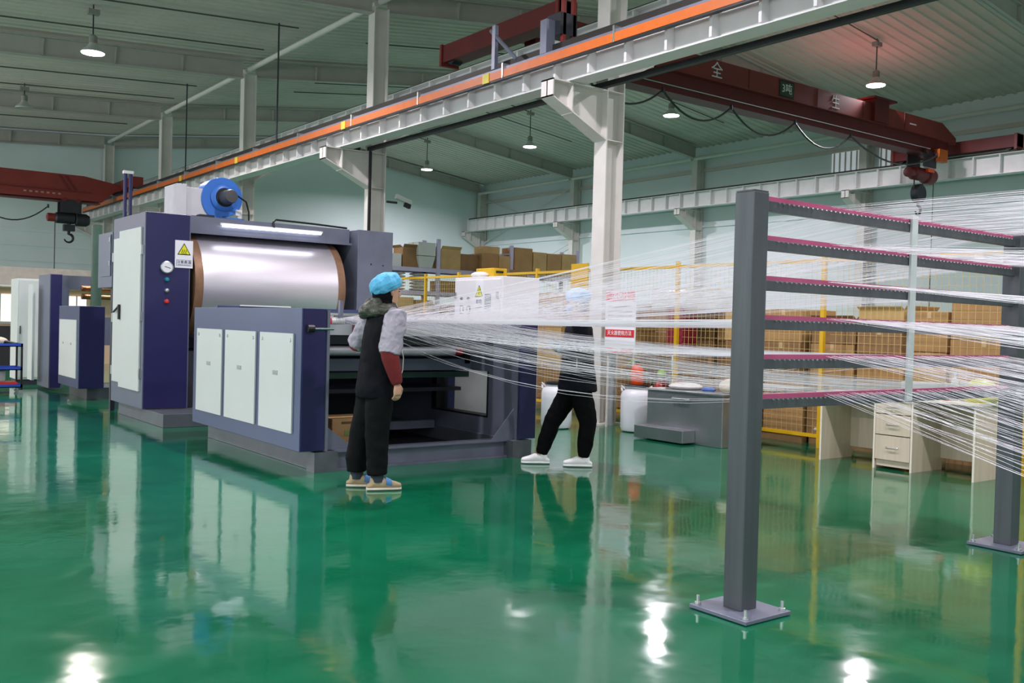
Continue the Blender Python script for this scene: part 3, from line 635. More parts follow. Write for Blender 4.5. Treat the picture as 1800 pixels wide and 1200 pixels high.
# tall white cabinet and partition at the far left
t = thing('tall_cabinet', (3.5, 19.9, 0), 'tall white metal cabinet at the far left beside the rear unit', 'cabinet')
box('cabinet_body', PANEL, t, 3.33, 3.70, 19.72, 20.4, .1, 1.98, bevel=.004); box('cabinet_door', PANEL, t, 3.35, 3.68, 19.70, 19.72, .14, 1.95); box('cabinet_plinth', DARKM, t, 3.35, 3.68, 19.74, 20.38, 0, .1)
box('door_handle', BLACK, t, 3.37, 3.385, 19.685, 19.70, .95, 1.1)
t = thing('office_partition', (4.0, 27, 0), 'pale site office partition with lit windows at the back left', 'partition')
box('fascia', P('fascia_grey', 'b3aaa4', .6), t, -2, 8.5, 26.0, 26.3, 2.0, 2.45); box('soffit', PANEL, t, -2, 8.5, 26.0, 27.4, 1.97, 2.0)
box('rear_wall', WARMW, t, -2, 8.5, 27.4, 27.5, 0, 2.0); 
for x in (4.2, 5.75):
    wn = box('lit_window', GLASSW, t, x, x+.55, 27.36, 27.4, 1.1, 1.8)
    for xx in (x, x+.27, x+.53): box('window_bar', PANEL, wn, xx, xx+.03, 27.34, 27.36, 1.08, 1.82)
    box('window_sill', PANEL, wn, x-.05, x+.6, 27.3, 27.36, 1.04, 1.1)
box('counter', DARKROOM, t, 3.6, 5.6, 25.8, 26.3, 0, 1.0)
# tool trolley
T = thing('tool_trolley', (2.75, 17.6, 0), 'three-tier blue tool trolley with black posts at the left edge', 'trolley')
tx0, tx1, ty0, ty1 = 2.45, 3.07, 17.62, 18.1
for z in (.10, .39, .78): 
    s_ = box('shelf', BLUEC, T, tx0, tx1, ty0, ty1, z, z+.015); M().box(tx0, tx1, ty0, ty0+.012, z, z+.055).box(tx0, tx1, ty1-.012, ty1, z, z+.055).box(tx0, tx0+.012, ty0, ty1, z, z+.055).box(tx1-.012, tx1, ty0, ty1, z, z+.055).build('shelf_rim', BLUEC, s_)
for x in (tx0, tx1-.03):
    for y in (ty0, ty1-.03):
        p_ = box('post', BLACK, T, x, x+.03, y, y+.03, .06, .835); M().cyl((x+.015, y, .035), (x+.015, y+.03, .035), .035, 12).build('caster', BOLT, p_)
t = box('red_tray', REDT, None, 2.5, 3.0, 17.66, 18.05, .117, .19); tag(t, 'shallow red tray on the lowest trolley shelf', 'tray')
t = M().lathe((2.7, 17.85, .19), [(.13, 0), (.15, .03), (.15, .17), (.09, .2), (.03, .22)], 14).build('plastic_bag', FILM, None, smooth=True); tag(t, 'clear plastic bag lying in the red tray', 'bag')
t = M().ball((2.72, 17.8, .87), .15, .1, .07).build('work_rag', CREAM, None, smooth=True); tag(t, 'crumpled cream rag on the top trolley shelf', 'rag')
t = M().tube([(2.8, 17.75, .86), (2.98, 17.75, .82)], [.035, .03], 10).build('hand_tool', BLACK, None, smooth=True); tag(t, 'black hand tool lying on the top trolley shelf', 'tool')

# ================================================================== ELECTRICAL CABINET behind the feeding unit
t = thing('control_cabinet', (7.8, 11, 0), 'white electrical control cabinet with a lightning warning sign', 'electrical cabinet')
box('cabinet_body', PWHITE, t, 7.62, 8.25, 10.36, 11.52, 0, 2.02, bevel=.006)
dn = box('cabinet_door', PWHITE, t, 7.60, 7.62, 10.40, 11.49, .1, 1.98, bevel=.004)
for z in (1.72, .5):
    box('hinge', BOLT, dn, 7.585, 7.60, 11.44, 11.47, z, z+.09); box('hinge', BOLT, dn, 7.585, 7.60, 10.42, 10.46, z, z+.09)
for y in (11.30, 11.13):
    M().lathe((7.60, y, 1.72), [(.02, 0), (.022, -.02), (.012, -.03)], 12, 'x').build('indicator_lamp', DARKM, dn, smooth=True)
    bz = box('switch_plate', BLACK, dn, 7.592, 7.60, y-.04, y+.04, 1.50, 1.62); box('switch_face', SIGNW, bz, 7.588, 7.592, y-.03, y+.02, 1.515, 1.605)
    box('meter_window', GREYM, dn, 7.592, 7.60, y-.03, y+.03, 1.30, 1.42)
sg = box('warning_sign', SIGNW, dn, 7.594, 7.60, 10.79, 10.96, 1.6, 1.96, label='white electrical hazard sign with a yellow lightning triangle')
tri(sg, 10.875, 7.594, 1.80, .10, 'x')
M().prism([(10.87, 1.85), (10.885, 1.80), (10.878, 1.80), (10.884, 1.765), (10.862, 1.81), (10.87, 1.81), (10.862, 1.85)], 'x', 7.588, 7.590).build('lightning_bolt', SIGNK, sg)
text('有电', .075, SIGNB, sg, (7.592, 10.875, 1.67), (0, -1, 0), (0, 0, 1))
vt = box('vent_plate', GREYM, dn, 7.594, 7.60, 10.60, 10.74, 1.53, 1.78)
for k in range(6): box('vent_slat', LABELG, vt, 7.588, 7.594, 10.61, 10.73, 1.55+k*.038, 1.57+k*.038)
t = M().ball((7.9, 11.3, 2.07), .12, .16, .05).build('rag', CLOTHW, None, smooth=True); tag(t, 'crumpled white cloth lying on the control cabinet', 'cloth')
t = thing('yellow_tool_case', (8.1, 11.4, 2.02), 'yellow plastic tool case lying on the control cabinet', 'case')
box('case_body', P('case_yellow', 'd3a915', .5), t, 7.95, 8.2, 11.05, 11.48, 2.02, 2.17, bevel=.01); box('case_handle', BLACK, t, 8.0, 8.12, 11.03, 11.05, 2.1, 2.13)

# ================================================================== FENCE
FX = 9.75
def fence_panel(y0, y1, label):
    t = thing('fence_panel', (FX, (y0+y1)/2, 0), label, 'fence', 'yellow wire mesh fence')
    for y in (y0,): box('post', YELLOW, t, FX, FX+.05, y, y+.05, 0, 2.30)
    box('top_rail', YELLOW, t, FX+.005, FX+.045, y0+.05, y1+.03, 2.21, 2.25); box('bottom_rail', YELLOW, t, FX+.005, FX+.045, y0+.05, y1+.03, .12, .16)
    m = M(); y = y0+.05+.075
    while y < y1-.06: m.box(FX+.024, FX+.028, y-.0017, y+.0017, .16, 2.21); y += .075
    z = .25
    while z < 2.2: m.box(FX+.020, FX+.024, y0+.05, y1-.05, z-.0017, z+.0017); z += .092
    m.build('wire_mesh', MESHY, t, kind='stuff')
for a, b, l in ((2.0, 4.42, 'yellow wire mesh fence panel nearest, behind the right creel post'), (4.45, 6.8, 'yellow mesh fence panel behind the desk'), (6.83, 9.15, 'yellow mesh fence panel behind the stainless steel box'),
                (9.18, 12.28, 'yellow mesh fence panel behind the white column and fire sign'), (12.31, 14.6, 'yellow mesh fence panel right of the white control cabinet'), (14.63, 15.75, 'narrow yellow mesh fence panel left of the control cabinet'), (15.78, 17.4, 'farthest yellow mesh fence panel in front of the lavender rack')):
    fence_panel(a, b, l)
t = box('gate_plate', YELLOW, None, FX-.03, FX-.005, 11.03, 11.42, 1.85, 2.34); tag(t, 'solid yellow plate fixed on the mesh fence left of the column', 'plate')

# ================================================================== RACK
RY = 18.0
R_ = thing('storage_rack', (12.4, RY, 0), 'lavender steel storage rack with cartons behind the fence', 'rack')
for x in (9.4, 11.41, 13.44, 15.48):
    for y in (RY, RY+.6): 
        u = box('upright', LAV, R_, x, x+.09, y, y+.05, 0, 3.22)
    box('upright_tie', LAV, R_, x+.03, x+.06, RY+.05, RY+.6, 3.0, 3.04)
for z in (.5, 1.35, 2.05, 2.56):
    box('shelf_beam', LAV, R_, 9.4, 15.57, RY+.01, RY+.05, z-.09, z); box('shelf_beam', LAV, R_, 9.4, 15.57, RY+.6, RY+.64, z-.09, z); box('shelf_board', GREYM, R_, 9.45, 15.5, RY+.05, RY+.6, z-.02, z)
g = 'cartons on the top shelf of the rack'
zt = 2.56
carton('carton', 10.32, 10.55, RY+.08, RY+.5, zt, zt+.28, PANEL, 'small white box at the left end of the rack top shelf', g)
carton('carton', 10.58, 10.98, RY+.08, RY+.5, zt, zt+.42, CARD3, 'brown open carton left of the white storage bins on the rack', g, True)
for k, (x0, x1, z0, z1, l) in enumerate(((10.92, 11.36, 0, .27, 'low white plastic bin with rim on the rack top shelf'), (10.94, 11.40, .29, .56, 'white carton stacked on the white bin on the rack top shelf'))):
    if k == 0:
        t = M().add([(x0+.06, RY+.02, zt), (x1-.06, RY+.02, zt), (x1-.06, RY+.45, zt), (x0+.06, RY+.45, zt), (x0, RY-.02, zt+.26), (x1, RY-.02, zt+.26), (x1, RY+.48, zt+.26), (x0, RY+.48, zt+.26)],
                    [(3, 2, 1, 0), (4, 5, 6, 7), (0, 1, 5, 4), (1, 2, 6, 5), (2, 3, 7, 6), (3, 0, 4, 7)]).build('plastic_bin', PANEL, None, bevel=.02); tag(t, l, 'bin', g)
    else: carton('carton', x0-.02, x1-.03, RY+.0, RY+.46, zt+z0-.02, zt+z1, PANEL, l, g)
carton('carton', 11.52, 12.05, RY+.02, RY+.5, zt, zt+.44, CARD2, 'open brown carton right of the lavender upright on the rack top shelf', g, True)
carton('carton', 12.1, 12.62, RY+.1, RY+.6, zt, zt+.38, CARD3, 'dark brown carton in shade on the rack top shelf', g)
carton('carton', 12.62, 13.1, RY-.0, RY+.6, zt+.0, zt+.42, CARD, 'wide brown carton left of the second lavender upright', g)
carton('carton', 13.1, 13.42, RY-.02, RY+.5, zt, zt+.40, CARD2, 'brown carton with bent corner against the second lavender upright', g)
carton('carton', 12.75, 13.2, RY+.1, RY+.5, zt+.43, zt+.60, CARD2, 'flat pale carton on top of the wide carton on the rack', g)
for k, (a, b, h, l) in enumerate(((13.55, 14.08, .62, 'tallest of the four upright cartons at the right end of the rack'), (14.11, 14.52, .55, 'second of the four upright cartons at the right end of the rack'), (14.54, 14.98, .54, 'third of the four upright cartons at the right end of the rack'), (15.0, 15.45, .56, 'rightmost of the four upright cartons on the rack'))):
    carton('carton', a, b, RY-.02, RY+.5, zt, zt+h, (CARD, CARD2, CARD, CARD2)[k], l, g)
t = carton('carton', 11.3, 12.3, 15.5, 16.2, 2.0, 2.5, CARD, 'long brown carton in front of the rack above the control cabinet') if False else None
carton('carton', 12.5, 13.6, RY-.45, RY-.02, 2.1, 2.62, CARD, 'long brown strapped carton in front of the rack above the control cabinet', g, tape='y')
t = thing('pallet_stack', (13.05, RY-.24, 0), 'tall brown carton stack standing in front of the rack', 'box stack')
for k in range(4): box('stacked_carton', (CARD, CARD3, CARD2, CARD)[k], t, 12.5, 13.6, RY-.45, RY-.02, .0+k*.525, .52+k*.525, bevel=.006)
for s_, x in enumerate((10.42, 11.0)):
    for k in range(6):
        t = M().ball((x+random.uniform(-.02, .02)+.12, RY+.28, 2.085+k*.068), .21, .22, .036, 14, 6).build('flat_bag', CLOTHW, None, smooth=True)
        tag(t, 'white flat bag, %s from the bottom of the %s bag stack on the rack' % (['first', 'second', 'third', 'fourth', 'fifth', 'sixth'][k], ['left', 'right'][s_]), 'bag', 'white bags on the second rack shelf')
g = 'cartons on the lower rack shelves'
for k, (a, b, h, mt, l) in enumerate(((10.3, 10.85, .55, CARD2, 'pale carton at the left of the third rack shelf'), (10.9, 11.35, .5, CARD, 'brown carton beside the pale one on the third rack shelf'), (11.55, 12.2, .42, CARD3, 'dark carton right of the upright on the third rack shelf'), (12.25, 12.9, .5, CARD, 'brown carton mid of the third rack shelf'), (13.6, 14.2, .52, CARD2, 'pale carton on the right of the third rack shelf'), (14.3, 15.0, .45, CARD, 'brown carton far right of the third rack shelf'))):
    carton('carton', a, b, RY+.02, RY+.5, 1.35, 1.35+h, mt, l, g)
carton('carton', 11.55, 11.95, RY+.05, RY+.5, 2.05, 2.3, CARD, 'small brown carton right of the upright on the second rack shelf', g)
carton('carton', 12.0, 12.4, RY+.05, RY+.5, 2.05, 2.28, PANEL, 'small white carton right of the brown one on the second rack shelf', g)

# ================================================================== CARTONS behind the fence
stacks = [  # y0, y1, [heights], x0
 (4.0, 4.62, [.62, .58, .50], 10.05), (4.66, 5.42, [.60, .62, .42], 10.0), (5.46, 5.92, [.55, .52, .45], 10.08), (5.95, 6.55, [.5, .52, .30, .22], 10.02),
 (6.6, 7.25, [.62, .50, .30], 10.1), (7.28, 7.9, [.72, .40, .42], 10.0), (7.95, 8.6, [.70, .42, .38], 10.05), (8.65, 9.2, [.6, .5, .4], 10.6), (9.25, 10.0, [.55, .55, .45], 10.6), (10.4, 11.2, [.6, .6, .42], 10.3), (11.3, 12.2, [.6, .6, .55], 10.3), (12.3, 13.3, [.62, .6, .6], 10.3)]
ORD = ['first', 'second', 'third', 'fourth', 'fifth', 'sixth', 'seventh', 'eighth', 'ninth', 'tenth', 'eleventh', 'twelfth']
LEV = ['bottom', 'second', 'third', 'fourth']
for i, (ya, yb, hs, x0) in enumerate(stacks):
    z = .12
    p_ = thing('pallet', (x0+.35, (ya+yb)/2, 0), 'wooden pallet under the %s carton stack from the right behind the fence' % ORD[i], 'pallet', 'pallets behind the fence')
    for k in range(3): box('pallet_block', CARD3, p_, x0+.02+k*.3, x0+.12+k*.3, ya, yb, 0, .1)
    box('pallet_deck', CARD3, p_, x0, x0+.72, ya, yb, .1, .118)
    for k, h in enumerate(hs):
        mt = random.choice([CARD, CARD, CARD2, CARD3]); jx = random.uniform(-.03, .03); top = k == len(hs)-1
        c = carton('carton', x0+jx, x0+.7+jx, ya+random.uniform(0, .03), yb-random.uniform(0, .03), z, z+h-.004, mt,
               'brown carton, %s of the %s stack from the right behind the mesh fence' % (LEV[k] if not top else 'topmost', ORD[i]), 'cartons stacked behind the mesh fence', flaps=(top and i in (3, 4, 1)))
        if (i, k) in ((4, 1), (1, 1), (6, 2), (8, 1)):
            for q in range(4): box('print_mark', CARDIN, c, x0+jx-.004, x0+jx-.001, ya+.15+q*.1, ya+.22+q*.1, z+h*.55, z+h*.55+.07)
        if (i, k) == (5, 0): text('纳芯', .2, CARDIN, c, (x0+jx-.006, ya+.33, .55), (0, -1, 0), (0, 0, 1))
        z += h
# white plastic film over cartons
t = M().box(10.0, 10.9, 8.72, 9.95, 1.62, 1.95).build('wrapped_bundle', FILM, None, bevel=.05); tag(t, 'film-wrapped white bundle on the cartons right of the fire sign', 'bundle')
t = M().add([(10.2, 5.95, 1.9), (10.2, 6.5, 1.7), (10.22, 6.5, 1.7), (10.22, 5.95, 1.9), (10.2, 5.95, 2.0), (10.2, 6.5, 1.8), (10.22, 6.5, 1.8), (10.22, 5.95, 2.0)], [(0, 1, 2, 3), (4, 7, 6, 5), (0, 4, 5, 1), (1, 5, 6, 2), (2, 6, 7, 3), (3, 7, 4, 0)])
# extinguishers
for k, (y, x) in enumerate(((9.78, 10.12), (9.50, 10.16))):
    t = thing('fire_extinguisher', (x, y, 0), ['red fire extinguisher behind the mesh, nearer the white drum', 'red fire extinguisher behind the mesh, nearer the steel box'][k], 'fire extinguisher', 'fire extinguishers by the fence')
    M().lathe((x, y, 0), [(.11, 0), (.125, .02), (.125, .5), (.10, .58), (.04, .63), (.035, .66)], 24).build('cylinder', EXT, t, smooth=True)
    M().box(x-.02, x+.02, y-.09, y+.02, .66, .70).box(x-.012, x+.012, y-.11, y+.0, .72, .735).build('valve_handle', BLACK, t); M().tube([(x, y+.03, .68), (x-.1, y+.08, .66), (x-.14, y+.09, .5), (x-.135, y+.08, .2)], .012, 8).build('hose', BLACK, t, smooth=True)
t = M().ball((9.98, 9.66, .72), .05, .08, .06).build('green_ribbon', P('ribbon_green', '9bd63a', .6), None, smooth=True); tag(t, 'bright green ribbon tied above the red extinguishers', 'ribbon')
t = box('red_cabinet', P('cabinet_red', '8a2030', .45), None, 10.0, 10.3, 9.3, 9.62, 1.0, 1.72, bevel=.01); tag(t, 'dark red fire hose cabinet behind the fence right of the fire sign', 'cabinet')
t['kind'] = 'thing'

# ================================================================== by the central column
t = thing('fire_sign', (8.95, 9.45, 0), 'red and white fire equipment notice board beside the white column', 'sign')
box('board', SIGNW, t, 8.93, 8.95, 9.16, 9.74, 1.02, 1.86); box('header', SIGNR, t, 8.925, 8.93, 9.17, 9.73, 1.72, 1.85); box('header', SIGNR, t, 8.925, 8.93, 9.17, 9.73, 1.24, 1.34); box('footer', SIGNR, t, 8.925, 8.93, 9.17, 9.73, 1.03, 1.09)
text('消防栓', .11, SIGNW, t, (8.924, 9.45, 1.785), (0, -1, 0), (0, 0, 1)); text('灭火器使用方法', .068, SIGNW, t, (8.924, 9.45, 1.29), (0, -1, 0), (0, 0, 1))
for k in range(5): box('text_line', LABELG, t, 8.926, 8.93, 9.22, 9.68, 1.40+k*.06, 1.42+k*.06)
for y in (9.2, 9.7): box('sign_leg', STEEL_W, t, 8.955, 8.975, y-.012, y+.012, 0, 1.8)
struct(M().cyl((9.17, 9.84, 0), (9.17, 9.84, 1.15), .05, 14).build('drain_pipe', P('pipe_grey', '9fa3a6', .5), None, smooth=True), 'grey drain pipe on the column')
def drum_barrel(x, y, label):
    t = thing('plastic_drum', (x, y, 0), label, 'drum', 'white plastic drums by the column')
    M().lathe((x, y, 0), [(.15, 0), (.19, .015), (.205, .06), (.207, .28), (.207, .47), (.195, .52), (.15, .555), (.14, .565), (.14, .59)], 32).build('drum_body', BARREL, t, smooth=True)
    M().lathe((x, y, .585), [(.155, 0), (.16, .005), (.16, .03), (.15, .038), (.0, .038)], 28, cap=False).build('lid', BLACK, t, smooth=True)
    for s_ in (-1, 1):
        dx, dy = rr.x*s_, rr.y*s_
        M().tube([(x+dx*.15, y+dy*.15, .56), (x+dx*.205, y+dy*.205, .60), (x+dx*.20, y+dy*.20, .565), (x+dx*.19, y+dy*.19, .53)], .014, 8).build('handle', BARREL, t, smooth=True)
    return t
drum_barrel(8.93, 9.09, 'white plastic drum with an orange bottle on its black lid'); drum_barrel(8.20, 9.86, 'white plastic drum behind the walking person')
t = thing('spray_bottle', (8.93, 9.09, .623), 'orange plastic bottle with black cap on the white drum', 'bottle')
M().lathe((8.93, 9.09, .623), [(.075, 0), (.085, .015), (.085, .18), (.06, .24), (.03, .265)], 20).build('bottle_body', ORB, t, smooth=True); M().lathe((8.93, 9.09, .623), [(.032, .26), (.032, .30), (.02, .31)], 14).build('bottle_cap', BLACK, t)
M().tube([(8.93, 9.09, .92), (8.90, 9.14, .95), (8.86, 9.2, .88)], .008, 6).build('trigger_hose', MATS['ribbon_green'], t)
# stainless box
t = thing('steel_chest', (8.9, 7.9, 0), 'stainless steel chest with a foot step and handle beside the white drum', 'chest')
box('chest_body', STAIN, t, 8.60, 9.25, 7.34, 8.56, .0, .60, bevel=.006); box('foot_step', STAIN, t, 8.38, 8.60, 7.75, 8.56, .02, .17, bevel=.006)
box('lid', STAIN, t, 8.585, 9.265, 7.325, 8.575, .60, .625, bevel=.004); M().tube([(8.59, 7.85, .53), (8.56, 7.87, .53), (8.56, 8.1, .53), (8.59, 8.12, .53)], .012, 8).build('handle', BOLT, t, smooth=True)
t = M().ball((8.9, 8.2, .66), .2, .22, .05).build('cloth_bundle', CLOTHW, None, smooth=True); tag(t, 'folded white cloth on the left of the steel chest', 'cloth')
t = M().ball((8.85, 7.78, .65), .07, .1, .035).build('blue_wrapper', P('wrapper_blue', '4f6fb4', .4), None, smooth=True); tag(t, 'small blue wrapper in the middle of the steel chest', 'wrapper')
t = M().ball((8.95, 7.5, .70), .17, .15, .10).build('cream_sack', CREAM, None, smooth=True); tag(t, 'crumpled cream sack on the right of the steel chest', 'sack')

# ================================================================== DESK
t = thing('work_desk', (9.2, 5.4, 0), 'pale wooden double desk with three drawers behind the creel frame', 'desk')
dx0, dx1 = 8.91, 9.48
box('desk_top', DESKE, t, dx0-.03, dx1+.02, 4.50, 6.28, .72, .745)
for y in (6.24, 5.60, 5.19, 4.56): box('side_panel', DESK, t, dx0, dx1, y-.02, y, 0, .72); 
for y in (6.24, 5.60, 5.19, 4.56): box('edge_strip', DESKE, t, dx0-.004, dx0, y-.02, y, 0, .72)
box('back_panel', DESK, t, dx1-.03, dx1-.012, 4.56, 6.22, .12, .72)
for k, (za, zb) in enumerate(((.10, .345), (.355, .56), (.57, .705))):
    d_ = box('drawer', DESK, t, dx0-.006, dx0+.012, 5.195, 5.575, za, zb); M().tube([(dx0-.008, 5.32, (za+zb)/2+.01), (dx0-.03, 5.33, (za+zb)/2), (dx0-.03, 5.44, (za+zb)/2), (dx0-.008, 5.45, (za+zb)/2+.01)], .006, 8).build('handle', BOLT, d_)
box('kick_board', DESK, t, dx0+.02, dx0+.035, 5.195, 5.575, .03, .10)
t = thing('water_bottle', (9.1, 4.86, .745), 'clear bottle with green label standing on the desk', 'bottle')
M().lathe((9.1, 4.86, .745), [(.035, 0), (.038, .01), (.038, .16), (.03, .2), (.014, .235), (.014, .26)], 16).build('bottle_body', FILM, t, smooth=True); M().lathe((9.1, 4.86, .745), [(.0385, .07), (.0385, .14)], 16).build('bottle_label', P('label_green', '4aa07c', .5), t); M().lathe((9.1, 4.86, .745), [(.016, .255), (.016, .28)], 12).build('bottle_cap', PANEL, t)
t = box('pink_cup', P('cup_pink', 'e06a6c', .4), None, 8.98, 9.06, 4.86, 4.94, .745, .83, bevel=.02); tag(t, 'small pink box in front of the green-labelled bottle', 'box')
t = M().lathe((9.15, 4.62, .745), [(.13, 0), (.17, .04), (.155, .13), (.10, .2), (.03, .23)], 18).build('yellow_bag', YBAG, None, smooth=True); tag(t, 'yellow translucent plastic bag on the right of the desk', 'bag')
t = box('clear_box', FILM, None, 9.05, 9.3, 5.0, 5.4, .745, .9, bevel=.01); tag(t, 'clear plastic storage box on the desk left of the bottle', 'box')
t = box('clear_tub', FILM, None, 9.12, 9.35, 4.70, 4.83, .745, .93, bevel=.01); tag(t, 'clear tub between bottle and yellow bag on the desk', 'tub')
t = box('floor_tube', PANEL, None, 9.3, 10.0, 6.45, 6.5, .05, .09) if False else M().cyl((9.9, 7.0, .2), (9.62, 6.4, .27), .025, 10).build('white_tube', PANEL, None, smooth=True)
tag(t, 'white tube leaning at the fence foot beside the desk', 'tube')

# ================================================================== PEOPLE
def oval_rings(m, L, seg=22):
    """stack of horizontal ovals (cx, cy, z, rx, ry)"""
    return m.rings([[Vector((cx+rx*math.cos(2*math.pi*j/seg), cy+ry*math.sin(2*math.pi*j/seg), z)) for j in range(seg)] for cx, cy, z, rx, ry in L])
def knit(o, vox, smooth=4):
    r = o.modifiers.new('union', 'REMESH'); r.mode = 'VOXEL'; r.voxel_size = vox; r.use_smooth_shade = True
    s = o.modifiers.new('soft', 'SMOOTH'); s.factor = .5; s.iterations = smooth
    return o
def crumple(o, size, amt, seed=0):
    tx = bpy.data.textures.new('crumple', 'CLOUDS'); tx.noise_scale = size; tx.noise_depth = 2
    d = o.modifiers.new('folds', 'DISPLACE'); d.texture = tx; d.strength = amt; d.mid_level = .5; d.texture_coords = 'LOCAL'
    return o
def head(m, c, d, tilt=0.):
    """head looking along unit vector d (horizontal), centre c, with nose, chin, ears"""
    c = Vector(c); d = Vector(d).normalized(); l = Vector((-d.y, d.x, 0)); u = Vector((0, 0, 1))
    R = []
    for z, a, b, off in ((-.125, .030, .030, .035), (-.115, .048, .045, .03), (-.085, .064, .058, .02), (-.04, .080, .068, .008), (.0, .092, .074, .0), (.04, .097, .077, -.004), (.08, .088, .070, -.008), (.11, .062, .050, -.01), (.123, .025, .02, -.01)):
        R.append([c+u*z+d*(off+a*math.cos(t))+l*b*math.sin(t) for t in [2*math.pi*j/20 for j in range(20)]])
    m.rings(R)
    m.tube([c+d*.085+u*.02, c+d*.112-u*.022, c+d*.095-u*.035], [.009, .015, .010], 8)          # nose
    m.tube([c+d*.088-u*.062-l*.022, c+d*.094-u*.06, c+d*.088-u*.062+l*.022], [.006, .008, .006], 6)  # lips
    for s in (-1, 1): m.tube([c+l*s*.074+u*.022, c+l*s*.086+u*.0-d*.008, c+l*s*.075-u*.028], [.010, .013, .008], 6)   # ears
    return m
def hand(m, w, d, palm, thumb, L=1., curl=.5):
    """hand from wrist w along d; palm = direction the palm faces; thumb = side of the thumb"""
    w = Vector(w); d = Vector(d).normalized(); palm = Vector(palm).normalized(); th = Vector(thumb).normalized()
    m.tube([w-d*.03, w+d*.02, w+d*.055, w+d*.09], [(.024, .022), (.034, .018), (.042, .018), (.040, .015)], 10) if False else None
    R = []
    for q, a, b in ((-.03, .024, .020), (.015, .032, .019), (.055, .041, .018), (.088, .040, .015)):
        R.append([w+d*q+th*a*math.cos(t)+palm*b*math.sin(t) for t in [2*math.pi*j/12 for j in range(12)]])
    m.rings(R)
    for k, (o, ln) in enumerate(((.030, .070), (.011, .080), (-.009, .074), (-.028, .058))):
        p0 = w+d*.078+th*o; c1 = (d+palm*curl*.5).normalized(); c2 = (d+palm*curl*1.4).normalized(); c3 = (d*.5+palm*curl*2.2).normalized()
        p1 = p0+c1*ln*.45; p2 = p1+c2*ln*.32; p3 = p2+c3*ln*.28
        m.tube([p0, p1, p2, p3], [.0098, .0095, .0088, .007], 8)
    a0 = w+d*.02+th*.028; a1 = a0+(d*.6+th*.7+palm*.3).normalized()*.04; a2 = a1+(d*.95+th*.15+palm*.4).normalized()*.034; a3 = a2+(d+palm*.5).normalized()*.025
    m.tube([a0, a1, a2, a3], [.013, .0115, .0105, .0075], 8)
    return m
def person(loc, heading, label):
    t = thing('person', loc, label, 'person'); t.rotation_euler = (0, 0, math.radians(heading)); ORG[t] = Vector((0, 0, 0)); return t
def shoe(P_, ank, ang, upper, sole, toe, lace, L=.285):
    """shoe under ankle point, pointing along ang (deg, local)"""
    a = math.radians(ang); d = Vector((math.cos(a), math.sin(a), 0)); l = Vector((-d.y, d.x, 0)); c = Vector((ank[0], ank[1], 0))
    h0 = -.085; sec = [(0.0, .028, .030), (.03, .036, .045), (.09, .040, .075), (.15, .043, .085), (.20, .047, .062), (.245, .045, .048), (.275, .033, .038), (L, .015, .026)]
    def ringat(q, wd, z0, z1, n=14):
        cc = c+d*(h0+q); pts = []
        for j in range(n):
            t = 2*math.pi*j/n; z = (z0+z1)/2+(z1-z0)/2*math.sin(t)
            pts.append(cc+l*wd*math.copysign(abs(math.cos(t))**.7, math.cos(t))+Vector((0, 0, z)))
        return pts
    so = M().rings([ringat(q, wd*1.06, .0, .028) for q, wd, h in sec]).build('shoe_sole', sole, P_, smooth=True)
    u = M().rings([ringat(q, wd, .018, h+.02) for q, wd, h in sec]); col = c+Vector((0, 0, 0))
    u.tube([c+d*(-.02)+Vector((0, 0, .05)), c+d*(-.015)+Vector((0, 0, .105))], [.044, .042], 14)
    uo = u.build('shoe', upper, P_, smooth=True); knit(uo, .006, 3); so.parent = uo
    if toe: M().rings([ringat(q, wd*1.03, .022, h+.026) for q, wd, h in sec[3:5]]).build('toe_cap', toe, uo, smooth=True)
    lc = M()
    for k in range(4):
        q = .06+k*.026; z = .108-.010*k-(.006*k)
        lc.tube([c+d*(h0+q+.05)+l*-.026+Vector((0, 0, z-.018)), c+d*(h0+q+.05)+Vector((0, 0, z)), c+d*(h0+q+.05)+l*.026+Vector((0, 0, z-.018))], .0045, 6)
    lc.build('laces', lace, uo, smooth=True)
    return uo
# ---------------------------------------------------------------- worker at the feeding unit, seen from behind and to the right
p = person((3.76, 6.93, 0), -2, 'person in dark vest with grey and red sleeves and blue cap standing at the machine')
ra, la = (.045, -.11), (-.03, .11)                       # ankles
hipc = Vector((.045, -.04, .90)); chest = Vector((.095, -.07, 1.28)); hd = Vector((.118, -.08, 1.612))
lookd = Vector((.97, .05, 0)).normalized()
RS, RE, RW = Vector((.10, -.255, 1.405)), Vector((.035, -.285, 1.12)), Vector((.115, -.285, .875))
LS, LE, LW = Vector((.09, .115, 1.405)), Vector((.045, .315, 1.175)), Vector((.22, .46, 1.20))
b = M(); head(b, hd, lookd)
b.tube([chest+Vector((.0, 0, .12)), chest+Vector((.035, -.01, .20)), hd+Vector((-.02, .01, -.06))], [.07, .058, .055], 14)
oval_rings(b, [(hipc.x, hipc.y, .80, .11, .14), (hipc.x, hipc.y, .92, .11, .15), (.07, -.055, 1.08, .10, .13), (chest.x, chest.y, 1.28, .115, .16), (chest.x, chest.y, 1.40, .09, .15), (chest.x, chest.y, 1.45, .06, .07)])
for S_, E_, W_ in ((RS, RE, RW), (LS, LE, LW)): b.tube([S_, (S_+E_)/2, E_, (E_+W_)/2, W_], [.050, .045, .040, .036, .026], 12)
for (ax, ay), s in ((ra, -1), (la, 1)):
    b.tube([(hipc.x, hipc.y+s*.075, .88), (.03+ax*.5, ay*.85, .48), (ax-.02, ay, .30), (ax, ay, .08), (ax+.0, ay, .05)], [.085, .055, .052, .036, .036], 12)
hand(b, RW, Vector((.05, .01, -1)), Vector((-.25, .95, 0)), Vector((.95, .2, 0)), curl=.75)
hand(b, LW, Vector((.75, .55, .12)), Vector((.1, -.2, -1)), Vector((.5, -.75, 0)), curl=.5)
knit(b.build('body', SKIN, p, smooth=True), .0055, 3)
